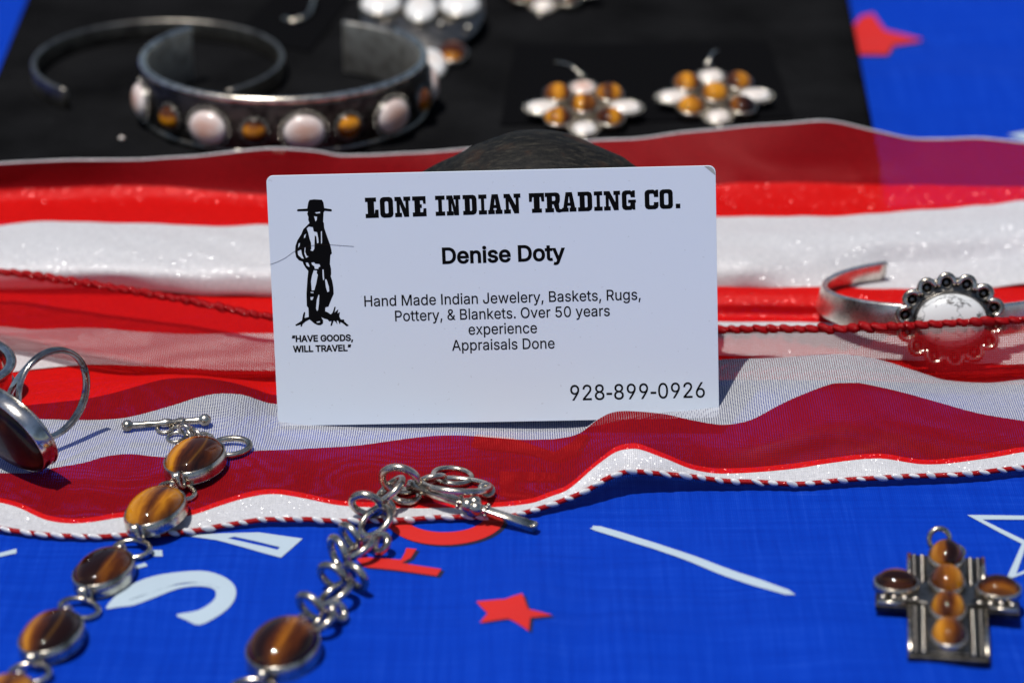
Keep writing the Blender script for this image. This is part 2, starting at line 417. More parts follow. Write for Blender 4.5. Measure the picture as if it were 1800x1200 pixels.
def pebble():
    m = MT('dark_pebble'); c = m.mm()
    rot = m.n('Mapping'); rot.inputs['Rotation'].default_value = (0.3, 0.9, 0.5); rot.inputs['Scale'].default_value = (0.22, 2.6, 1.6); m.l(c, rot.inputs[0])
    scr = m.ramp(m.noise(rot.outputs[0], 0.9, 4, 0.75), [(0.52, (0,0,0)), (0.64, (1,1,1))])
    g = m.noise(c, 0.16, 5, 0.65)
    col = m.ramp(g, [(0.35, (0.002, 0.002, 0.0016)), (0.55, (0.007, 0.006, 0.005)), (0.7, (0.026, 0.012, 0.006))])
    col = mixc(m, m.math('MULTIPLY', scr, 0.5), col, (0.06, 0.052, 0.038))
    m.set(Base_Color=col, Roughness=0.62, Specular_IOR_Level=0.15, Normal=m.bump(m.noise(c, 1.5, 4), 0.4, 0.0004))
    return m.m
PEBBLE = pebble()

# ------------------------------------------------------------------ flat outlines
from mathutils.geometry import delaunay_2d_cdt
def outset(c, d):
    n = len(c); out = []
    for i in range(n):
        p, q, r = Vector(c[i-1]), Vector(c[i]), Vector(c[(i+1) % n])
        a = (q-p).normalized() if (q-p).length > 1e-9 else Vector((1, 0)); b = (r-q).normalized() if (r-q).length > 1e-9 else a
        na = Vector((-a.y, a.x)); nb = Vector((-b.y, b.x)); m = na+nb
        k = d/max(0.5, 1+na.dot(nb)); out.append((q.x+m.x*k, q.y+m.y*k))
    return out
def fill(contours, evenodd=True):
    V, E = [], []
    for c in contours:
        n = len(V); V += [Vector(p) for p in c]; E += [(n+i, n+(i+1) % len(c)) for i in range(len(c))]
    ov, oe, of, *_ = delaunay_2d_cdt(V, E, [], 0, 1e-5)
    def inside(x, y):
        k = 0
        for c in contours:
            for i in range(len(c)):
                (x0, y0), (x1, y1) = c[i-1], c[i]
                if (y0 > y) != (y1 > y) and x < (x1-x0)*(y-y0)/(y1-y0)+x0: k += 1 if evenodd or y1 > y0 else -1
        return k % 2 if evenodd else k
    F = []
    for f in of:
        cx = sum(ov[i].x for i in f)/len(f); cy = sum(ov[i].y for i in f)/len(f)
        if inside(cx, cy):
            a, b, c = (ov[i] for i in f[:3]); F.append(tuple(f) if (b-a).cross(c-a) > 0 else tuple(f)[::-1])
    return [Vector((p.x, p.y, 0)) for p in ov], F
def smooth_closed(pts, k=4):
    n = len(pts); out = []
    for i in range(n):
        p0, p1, p2, p3 = (Vector(pts[(i+j-1) % n]) for j in range(4))
        for s in range(k):
            t = s/k
            out.append(tuple(0.5*((2*p1)+(p2-p0)*t+(2*p0-5*p1+4*p2-p3)*t*t+(3*p1-p0-3*p2+p3)*t**3)))
    return out

# ------------------------------------------------------------------ tablecloth
def sm(a, b, t):
    t = max(0, min(1, (t-a)/(b-a))); return t*t*(3-2*t)
def tz(x, y):
    z = 0.16*noise.noise(Vector((x/35, y/35, 3.1))) + 0.10*noise.noise(Vector((x/14, y/14, 8.0)))
    z -= 0.1
    f = sm(-38, -60, y)
    z += f*(1.3*math.exp(-((x-5-0.1*(y+60))/10)**2) - 0.7*math.exp(-((x-17-0.1*(y+60))/6)**2) + 2.4*noise.noise(Vector((x/40, y/28, 1.0))) + 0.6*noise.noise(Vector((x/9, y/40, 2.0))) + 0.6*noise.noise(Vector((x/40, y/8, 4.0))))
    g = sm(105, 150, y)*sm(80, 110, x)
    z += g*(1.6*math.sin((y+0.15*x)/11.0)*0.5 + 1.0*noise.noise(Vector((x/30, y/18, 5.0))))
    return z
def tablecloth():
    xs = [-420+20*i for i in range(13)] + [-176+2.5*i for i in range(141)] + [180+20*i for i in range(13)]
    ys = [-320+16*i for i in range(12)] + [-130+2.5*i for i in range(185)] + [336+20*i for i in range(16)]
    V = [Vector((x, y, tz(x, y))) for y in ys for x in xs]; n = len(xs); F = []
    for j in range(len(ys)-1):
        for i in range(n-1): F.append((j*n+i, j*n+i+1, (j+1)*n+i+1, (j+1)*n+i))
    o = mk('tablecloth', (V, F), BLUE); tag(o, kind='structure'); return o
TABLE = tablecloth()
def print_on(name, contours, mat, lift=0.14):
    """contours in photograph pixels, laid on the tablecloth"""
    cs = [[(lambda q: (q.x, q.y))(P(px, py, tz(0, 0))) for px, py in c] for c in contours]
    V, F = fill(cs)
    bm = bmesh.new(); vs = [bm.verts.new(v) for v in V]
    for f in F:
        try: bm.faces.new([vs[i] for i in f])
        except ValueError: pass
    for k in range(5):
        e = [e for e in bm.edges if e.calc_length() > 2.5]
        if not e: break
        bmesh.ops.subdivide_edges(bm, edges=e, cuts=1); bmesh.ops.triangulate(bm, faces=bm.faces[:])
    bm.verts.index_update()
    V = [Vector((v.co.x, v.co.y, tz(v.co.x, v.co.y)+lift)) for v in bm.verts]; F = [tuple(v.index for v in f.verts) for f in bm.faces]
    bm.free()
    F = [f if (V[f[1]]-V[f[0]]).cross(V[f[2]]-V[f[0]]).z > 0 else f[::-1] for f in F]
    return mk(name, (V, F), mat, TABLE)
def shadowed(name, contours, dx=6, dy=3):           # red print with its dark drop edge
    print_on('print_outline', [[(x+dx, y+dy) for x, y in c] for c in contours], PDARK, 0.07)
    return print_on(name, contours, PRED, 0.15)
# white lettering
print_on('printed_letter', [smooth_closed([(186,1070),(215,1043),(255,1022),(300,1010),(352,1006),(388,1015),(410,1030),(415,1046),(405,1064),(380,1082),(350,1094),(328,1086),(310,1077),(348,1071),(374,1058),(380,1046),(372,1038),(345,1034),(312,1038),(270,1054),(236,1066),(210,1069)], 3),
                            smooth_closed([(226,1060),(250,1052),(285,1038),(320,1030),(355,1029),(388,1040),(370,1033),(340,1027),(310,1030),(270,1044),(236,1056)], 2)], PWHITE)
print_on('printed_letter', [[(325,942),(392,938),(455,936),(532,947),(494,981),(440,966),(380,950)], [(400,947),(470,962),(488,967),(492,962),(455,953),(412,944)]], PWHITE)
print_on('printed_letter', [[(262,968),(285,968),(286,980),(270,980)]], PWHITE)
print_on('printed_letter', [[(228,1003),(255,993),(260,999),(236,1006)]], PWHITE)
print_on('printed_stroke', [[(-40,980),(0,973),(29,965),(29,973),(0,980),(-40,990)]], PWHITE)
print_on('printed_stroke', [smooth_closed([(1041,929),(1055,926),(1150,955),(1270,998),(1386,1042),(1380,1051),(1260,1008),(1145,965),(1046,934)], 2)], PWHITE)
print_on('printed_star_outline', [[(1700,906),(1812,907),(1860,860),(1880,920),(1960,935),(1890,975),(1900,1040),(1840,1000),(1768,1020),(1796,957)], [(1727,914),(1806,953),(1786,1011),(1842,990),(1888,1020),(1878,970),(1930,938),(1870,926),(1856,880),(1818,914)]], PWHITE)
print_on('printed_stroke', [[(1772,234),(1800,228),(1840,232),(1840,244),(1800,242)]], PWHITE)
# red lettering and stars
def arc(cx, cy, rx, ry, a0, a1, n=40): return [(cx+rx*math.cos(R(a0+(a1-a0)*i/n)), cy-ry*math.sin(R(a0+(a1-a0)*i/n))) for i in range(n+1)]
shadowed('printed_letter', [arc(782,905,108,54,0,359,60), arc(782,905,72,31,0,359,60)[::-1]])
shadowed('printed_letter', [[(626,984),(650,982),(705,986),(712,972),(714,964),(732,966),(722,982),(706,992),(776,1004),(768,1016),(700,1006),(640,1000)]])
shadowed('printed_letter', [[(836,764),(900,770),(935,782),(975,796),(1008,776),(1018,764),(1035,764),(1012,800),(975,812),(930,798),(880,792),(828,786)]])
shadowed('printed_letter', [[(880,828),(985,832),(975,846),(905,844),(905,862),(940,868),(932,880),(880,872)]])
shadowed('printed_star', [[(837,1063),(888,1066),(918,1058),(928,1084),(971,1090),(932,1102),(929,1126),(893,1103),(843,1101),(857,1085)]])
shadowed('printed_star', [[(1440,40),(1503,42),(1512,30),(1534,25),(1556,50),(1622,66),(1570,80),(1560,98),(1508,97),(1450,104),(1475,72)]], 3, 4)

# ------------------------------------------------------------------ striped sheer scarf
COLS = [-420+60*i for i in range(6)] + [-60+8*i for i in range(241)] + [1920+60*i for i in range(6)]
def line(pts): return [P(c, *crom(pts, c)) for c in COLS]
def shift(L, dy, z): return [Vector((p.x, p.y+dy, z(p) if callable(z) else z)) for p in L]
def sheet(lines, mats, rows=7, wr=0.12, seed=0.0):
    nl = len(lines); nc = len(COLS); grid = []; owner = []
    for k in range(nl-1):
        for r in range(rows if k < nl-2 else rows+1):
            t = r/rows; row = []
            for c in range(nc):
                p1, p2 = lines[k][c], lines[k+1][c]
                p0 = lines[k-1][c] if k else p1*2-p2; p3 = lines[k+2][c] if k+2 < nl else p2*2-p1
                # centripetal-like tangents keep short and long strips smooth
                d0, d1, d2 = (max((b-a).length, .05) for a, b in ((p0, p1), (p1, p2), (p2, p3)))
                m1 = ((p1-p0)/d0*d1+(p2-p1)/d1*d0)/(d0+d1)*d1; m2 = ((p2-p1)/d1*d2+(p3-p2)/d2*d1)/(d1+d2)*d1
                q = p1*(2*t**3-3*t**2+1)+m1*(t**3-2*t**2+t)+p2*(-2*t**3+3*t**2)+m2*(t**3-t**2)
                q = q + Vector((0, 0, 1))*wr*(noise.noise(Vector((q.x/9, q.y/6, seed)))*0.7+noise.noise(Vector((q.x/24, q.y/9+q.z/9, seed+5)))*1.3+1.1*(0.35-abs(noise.noise(Vector(((q.x+1.6*q.y)/17, (q.y-q.x*.25)/30, seed+9))))))
                q.z = max(q.z, tz(q.x, q.y)+0.22)
                row.append(q)
            grid.append(row)
    nr = len(grid); uv = []; acc = [0.0]*nc
    for j in range(nr):
        if j: acc = [acc[c]+(grid[j][c]-grid[j-1][c]).length for c in range(nc)]
        uv.append([(grid[j][c].x, acc[c]) for c in range(nc)])
    nor = []
    for j in range(nr):
        rw = []
        for c in range(nc):
            du = grid[j][min(c+1, nc-1)]-grid[j][max(c-1, 0)]; dv = grid[min(j+1, nr-1)][c]-grid[max(j-1, 0)][c]
            rw.append(dv.cross(du).normalized())
        nor.append(rw)
    for k, mt in enumerate(mats):
        if mt is None: continue
        js = range(k*rows, (k+1)*rows+1)
        V = [grid[j][c] for j in js for c in range(nc)]; U = [uv[j][c] for j in js for c in range(nc)]; N = [nor[j][c] for j in js for c in range(nc)]
        F = [(j*nc+c, (j+1)*nc+c, (j+1)*nc+c+1, j*nc+c+1) for j in range(rows) for c in range(nc-1)]
        mk('stripe', (V, F), mt, SCARF, uv=U, normals=N)
        ALLCLOTH.append((V, F))
    return grid
ALLCLOTH = []
SCARF = thing('striped_scarf', 'sheer red and white striped scarf lying in folds across the blue tablecloth', 'scarf')
L1 = line([(0,289,17.5),(133,283,17.8),(300,279,17.5),(367,274,18),(433,265,19.5),(500,262,20),(550,267,19),(600,276,17.5),(647,276,17.5),(730,269,18),(797,265,18.2),(1090,246,19.5),(1200,235,20.5),(1300,224,22),(1370,216,23.5),(1430,213,24),(1480,218,23),(1540,234,20.5),(1620,246,18),(1720,243,18),(1800,252,17)])
L2 = line([(0,333,11),(100,332,11),(167,327,11.5),(233,324,12),(300,328,11.5),(467,340,10.5),(800,335,11),(1263,325,12),(1400,323,12),(1533,325,12),(1800,327,12)])
L3 = line([(0,398,9),(67,391,9.5),(167,393,9.5),(467,397,9),(800,390,9),(1263,380,9.5),(1400,380,9.5),(1560,374,9.5),(1700,362,10),(1800,354,10)])
L3a = line([(0,440,9.2),(480,442,9),(1263,430,9.5),(1500,428,9),(1640,425,8.4),(1800,408,9)])
L3b = line([(0,482,6),(480,488,6),(1263,484,6.5),(1420,478,6),(1560,470,4.5),(1700,462,4.5),(1800,452,5)])
L4 = line([(0,505,2.6),(190,504,2.6),(300,512,2.4),(477,518,2.2),(800,518,2),(1267,516,2.4),(1317,512,2.6),(1432,519,2.2),(1560,516,2.2),(1719,507,2.2),(1800,500,2.2)])
L5 = shift(L4, 5, 1.1)
gA = sheet([L1, L2, L3, L3a, L3b, L4, L5], [RSHEER, RSATIN, WSATIN, WSATIN, WSATIN, WSATIN], 7, 0.42, 1.0)
B0 = line([(0,500,0.7),(1800,494,0.7)])
B1 = line([(0,520,1.2),(480,530,1.2),(900,530,1.2),(1267,535,3.0),(1400,536,3.2),(1560,540,2.0),(1700,535,2),(1800,528,2)])
B2 = line([(0,548,1.0),(480,556,1.0),(1267,553,0.8),(1500,555,0.8),(1800,553,0.8)])
B3 = line([(0,573,1.4),(67,580,1.4),(167,578,1.4),(300,587,1.4),(477,585,1.4),(800,575,1.3),(1267,566,1.3),(1440,568,1.3),(1560,576,1.3),(1800,580,1.3)])
B4 = line([(0,625,1.3),(160,615,1.2),(480,625,1.1),(1267,608,1.1),(1800,615,1.1)])
B5 = line([(0,656,1.0),(75,648,1.0),(160,640,1.0),(260,642,1.0),(380,650,1.0),(480,650,0.9),(1267,625,0.9),(1800,640,0.9)])
gB = sheet([B0, B1, B2, B3, B4, B5], [RSATIN, RSATIN, RSATIN, WSATIN, WSATIN], 6, 0.24, 2.0)
# turned-back flap with a corded edge
CR = line([(0,479,9.2),(50,484,9.2),(100,492,9),(200,508,8.8),(300,524,8.4),(400,544,8),(477,558,7.4),(620,572,4.5),(760,582,2.2),(1100,586,2.2),(1200,582,4.5),(1269,580,7.2),(1355,579,8),(1470,579,9.5),(1560,575,11.4),(1700,567,12.4),(1800,563,12.2)])
C1 = line([(0,540,8.2),(200,565,7.6),(300,582,7.2),(477,608,6.4),(620,612,4),(760,618,1.9),(1100,618,1.9),(1269,603,4.8),(1470,605,6.0),(1570,608,7.8),(1700,606,8.4),(1800,604,8.2)])
C2 = line([(0,592,5.4),(50,602,5.2),(133,622,4.8),(217,640,4.4),(300,653,3.8),(383,661,3.2),(480,660,2.8),(760,650,1.6),(1100,648,1.6),(1269,627,2.4),(1355,632,2.2),(1470,640,2.0),(1585,650,2.0),(1654,664,2.0),(1738,665,2.0),(1800,660,2.0)])
C3 = shift(C2, 1.2, lambda p: max(1.25, p.z-1.1)); C4 = shift(C2, 3.2, 1.2)
gC = sheet([CR, C1, C2, C3, C4], [RFLAP, RFLAP, RFLAP, RFLAP], 7, 0.16, 3.0)
# front of the scarf, down to the striped hem
D0 = line([(0,596,0.45),(1800,592,0.45)])
D1 = line([(0,668,0.8),(200,655,0.9),(300,650,1.0),(480,662,0.8),(900,660,0.6),(1269,655,0.5),(1800,655,0.5)])
D2 = line([(0,718,2.2),(62,711,2.6),(150,700,3.2),(225,683,4.0),(287,667,4.8),(350,664,5.0),(400,671,4.2),(450,685,3.0),(480,694,2.4),(700,700,1.6),(1100,690,1.3),(1269,667,0.9),(1800,676,0.9)])
D3 = line([(0,738,2.2),(67,735,2.4),(150,737,2.6),(212,736,2.8),(262,726,3.8),(312,710,5.0),(350,697,5.8),(387,690,6.0),(425,693,5.2),(483,710,2.6),(700,715,1.0),(1000,712,1.0),(1180,680,3.5),(1230,642,6.5),(1269,632,7.6),(1355,630,8.0),(1432,624,8.8),(1489,623,9.0),(1547,632,8.0),(1623,655,5.0),(1662,667,3.6),(1738,672,3.0),(1800,667,3.4)])
D3a = line([(0,786,2.4),(100,780,2.6),(200,764,3.4),(300,752,4.0),(400,745,3.8),(483,758,1.2),(700,755,0.7),(1000,750,0.9),(1100,738,2.6),(1200,715,4.0),(1269,690,6.6),(1355,668,8.4),(1432,652,9.4),(1489,648,9.4),(1560,660,8.0),(1650,688,5.4),(1738,700,4.2),(1800,703,4.0)])
D4 = line([(0,831,2.6),(50,832,2.6),(100,822,3.2),(150,812,3.8),(187,801,4.4),(225,797,4.6),(275,802,4.0),(340,806,3.2),(400,802,3.0),(450,792,3.2),(600,785,2.6),(667,778,2.8),(744,768,3.2),(800,766,3.2),(911,771,2.8),(967,771,3.0),(1017,761,4.4),(1050,738,6.8),(1073,726,7.8),(1100,722,8.0),(1167,728,7.2),(1217,740,6.0),(1267,747,5.4),(1317,738,6.0),(1367,713,7.6),(1432,684,9.0),(1470,672,9.4),(1508,672,9.2),(1566,684,8.0),(1642,707,6.2),(1719,726,4.8),(1800,739,4.2)])
D4a = line([(0,848,2.4),(60,858,2.2),(133,868,1.8),(227,858,2.4),(330,858,2.0),(433,838,3.0),(483,832,3.2),(600,842,2.0),(700,842,1.8),(850,838,1.8),(950,834,2.4),(1000,815,4.2),(1050,780,7.0),(1095,758,8.2),(1150,765,7.4),(1217,784,5.4),(1300,787,5.0),(1400,768,6.4),(1470,750,7.4),(1547,750,6.8),(1623,765,5.4),(1700,772,4.4),(1800,772,3.6)])
g3 = [(0,883,2.0),(33,893,1.7),(83,914,1.2),(133,920,1.1),(227,908,1.3),(327,907,1.3),(383,890,1.9),(433,875,2.5),(483,868,2.7),(533,875,2.3),(600,889,1.6),(700,893,1.3),(783,892,1.3),(867,892,1.2),(933,885,1.5),(967,873,2.2),(1000,859,3.2),(1050,817,6.0),(1083,793,7.4),(1117,788,7.6),(1167,806,6.0),(1217,826,3.8),(1267,833,2.6),(1333,830,2.4),(1400,822,2.6),(1500,809,3.2),(1547,806,3.4),(1623,815,2.6),(1700,810,2.4),(1800,795,2.6)]
D5 = line([(a, b-9, c+0.35) for a, b, c in g3]); D6 = line(g3)
g4 = [(0,929,1.0),(33,935,.8),(100,943,.7),(167,945,.7),(217,942,.7),(327,935,.7),(400,923,.9),(467,915,1.1),(533,915,1.0),(600,918,.8),(700,915,.7),(767,910,.8),(833,910,.8),(883,911,.7),(933,900,1.0),(983,883,1.8),(1033,862,3.0),(1067,843,4.2),(1107,830,4.8),(1150,834,4.0),(1217,840,2.8),(1283,847,1.8),(1333,848,1.5),(1400,850,1.4),(1500,843,1.5),(1585,839,1.6),(1700,834,1.6),(1800,822,1.7)]
D7 = line(g4)
gD = sheet([D0, D1, D2, D3, D3a, D4, D4a, D5, D6, D7], [RSATIN, RSATIN, RSHEER, WSHEER, WSHEER, RSHEER, RSHEER, RSATIN, WSATIN], 7, 0.20, 4.0)
# corded edges
def resample(L, step):
    out = [L[0]]; need = step
    for a, b in zip(L, L[1:]):
        d = (b-a).length; t0 = 0
        while d-t0 >= need: t0 += need; out.append(a.lerp(b, t0/d)); need = step
        need -= d-t0
    return out
def cord(L, rb, base, stitch_mat, step, sl, sr, tilt, lift=0.15, x0=-115, x1=115, flat=0.8, out=0.3):
    L = [p+Vector((0, 0, lift)) for p in L if x0 <= p.x <= x1]
    V, F = tube(resample(L, 1.2), rb, False, 8)
    rope = mk('hem_cord', (V, F), base, SCARF, uv=[(v.x*1.0, v.z*3+i % 8*0.3) for i, v in enumerate(V)])
    sv, sf = sphere(1.0, 12, 8); sv = [Vector((v.x*sl/2, v.y*sr*flat, v.z*sr)) for v in sv]
    me = mesh('stitch', sv, sf, stitch_mat, True, uv=[(v.x*1.5, v.z*1.5) for v in sv])
    pts = resample(L, step)
    for i in range(1, len(pts)-1):
        pts[i] = pts[i].lerp(pts[i+1], random.uniform(-.13, .13)) if i+1 < len(pts) else pts[i]
        t = (pts[i+1]-pts[i-1]).normalized()
        up = (UPV-FWD*0.5); up = (up-t*up.dot(t)).normalized(); a = R(tilt+random.uniform(-9, 9))
        M = framex(pts[i]-FWD*out+Vector((0, random.uniform(-.05, .05), random.uniform(-.06, .06))), t*math.cos(a)+up*math.sin(a), up)
        M = M @ Matrix.Diagonal((random.uniform(.74, 1.12), random.uniform(.85, 1.1), random.uniform(.72, 1.14), 1))
        link('stitch', me, rope, M)
cord([r for r in gD[-1]], 0.50, ROPER, ROPEW, 3.45, 2.9, 0.56, -18, 0.15, out=0.28)
cord([r for r in gC[0]], 0.72, ROPER, ROPER, 2.8, 3.7, 0.92, -25, 0.1, out=0.55, flat=1.0)
L1e = gA[0]
V, F = tube(resample([p+Vector((0, 0, .1)) for p in L1e if -125 < p.x < 125], 2.0), 0.22, False, 8)
mk('edge_piping', (V, F), ROPEW, SCARF, uv=[(v.x, v.z) for v in V])

# ------------------------------------------------------------------ what the pieces rest on
AV, AF = [], []
for v, f in ALLCLOTH:
    n = len(AV); AV += v; AF += [tuple(i+n for i in q) for q in f]
BV = BVHTree.FromPolygons(AV, AF)
def hit(px, py, lift=0.0):
    d = raydir(px, py); h = BV.ray_cast(CAMP, d)
    t = P(px, py, 0); t = P(px, py, tz(t.x, t.y))
    p = h[0] if h[0] is not None and (h[0]-CAMP).length < (t-CAMP).length else t
    return p + Vector((0, 0, lift))
def above(px, py, h):
    p = hit(px, py); d = raydir(px, py)
    for i in range(60):
        if p.z-ground(p.x, p.y) >= h: break
        p = p-d*max(0.25, (h-(p.z-ground(p.x, p.y)))*0.6)
    return p
def settle(o, clear=0.08):
    bpy.context.view_layer.update(); lo = 1e9
    for c in o.children_recursive:
        if c.type != 'MESH': continue
        mw = c.matrix_world
        for v in c.data.vertices:
            q = mw @ v.co/S; lo = min(lo, q.z-ground(q.x, q.y))
    o.location.z -= (lo-clear)*S
def ground(x, y):
    h = BV.ray_cast(Vector((x, y, 60)), Vector((0, 0, -1)))
    return max(h[0].z if h[0] is not None else -9, tz(x, y))

# ------------------------------------------------------------------ black display pad
PADZ = 15.0
def pad():
    c = [(-124.5, 110), (88.5, 110), (98, 335), (-129, 335)]
    poly = []
    for i in range(4):
        p, a, b = Vector(c[i]), Vector(c[i-1]), Vector(c[(i+1) % 4]); r = 7
        pa = p+(a-p).normalized()*r; pb = p+(b-p).normalized()*r
        for k in range(6):
            t = k/5; poly.append(tuple(pa*(1-t)**2+p*2*t*(1-t)+pb*t*t))
    o = thing('display_pad', 'black velvet display pad under the cuff bracelets and earrings', 'display pad', (0, 110, 0))
    def inset(d):
        return [tuple(Vector(q)+(Vector((-15, 220))-Vector(q)).normalized()*d) for q in poly]
    V, F = [], []; n = len(poly); prof = [(0.6, 0.3), (0, 2), (0, 11), (0.5, 13.2), (1.8, 14.6), (3.6, 15.0)]
    for d, z in prof: V += [Vector((q[0], q[1]-110, z)) for q in inset(d)]
    for k in range(len(prof)-1):
        for i in range(n): F.append((k*n+i, k*n+(i+1) % n, (k+1)*n+(i+1) % n, (k+1)*n+i))
    F.append(tuple((len(prof)-1)*n+i for i in range(n)))
    mk('velvet_cover', (V, F), VELVET, o)
    b = inset(2.5); mk('base_board', prism([(q[0], q[1]-110) for q in b], -0.02, 0.28, 0.05), BCARD, o, smooth=False)
pad()
def padcard(name, label, corners, z, t=0.5):
    q = [P(a, b, z) for a, b in corners]; c = sum(q, Vector())/4; o = thing(name, label, 'card', (c.x, c.y, z))
    mk('card_sheet', prism([(p.x-c.x, p.y-c.y) for p in q], 0, t, 0.1), BCARD, o, smooth=False)
padcard('earring_card', 'small empty black earring card behind the wide stone cuff', [(405,70), (545,93), (640,-30), (520,-45)], PADZ+0.1)
padcard('earring_card', 'wide black earring card under the two cross shaped earrings', [(880,222), (1395,208), (1350,75), (905,82)], PADZ+0.1)

# ------------------------------------------------------------------ dark pebble behind the card
def pebble_obj():
    o = thing('prop_stone', 'dark rounded stone propped up behind the white business card', 'stone', (8.2, 36, 1.8))
    V, F = sphere(1.0, 48, 30); out = []
    for v in V:
        n = 1+0.07*noise.noise(v*1.6+Vector((2, 0, 1)))+0.02*noise.noise(v*5)+.006*noise.noise(v*14)
        x, y, z = v*n
        s = 1-0.14*max(z, 0)
        out.append(Vector((x*35*s, y*19+z*5, z*23.6+21.4)))
    mk('stone_body', (out, F), PEBBLE, o)
pebble_obj()

# ------------------------------------------------------------------ business card
YAW, ROLL = R(2.2), R(2.15)
ex = Vector((math.cos(YAW), -math.sin(YAW), 0)); cn = Vector((-math.sin(YAW)*math.cos(LEAN), -math.cos(YAW)*math.cos(LEAN), math.sin(LEAN)))
ey = cn.cross(ex)
CX = ex*math.cos(ROLL)+ey*math.sin(ROLL); CY = cn.cross(CX)
CM = Matrix((CX, CY, cn)).transposed().to_4x4(); CM.translation = CARD_B
CMI = CM.inverted()
CARD = thing('business_card', 'white business card with black printing leaning against the dark stone', 'business card', M=CM)
W, H = 87.9, 50.6
cp = [(x+.35, y+H/2) for x, y in rrect(W, H, 1.3, 5)]
mk('card_sheet', prism(cp, -0.38, 0.0, 0.03), PAPER, CARD, smooth=False)
def cxy(px, py):
    d = raydir(px, py); t = (CARD_B-CAMP).dot(cn)/d.dot(cn); q = CMI @ (CAMP+d*t); return Vector((q.x, q.y))
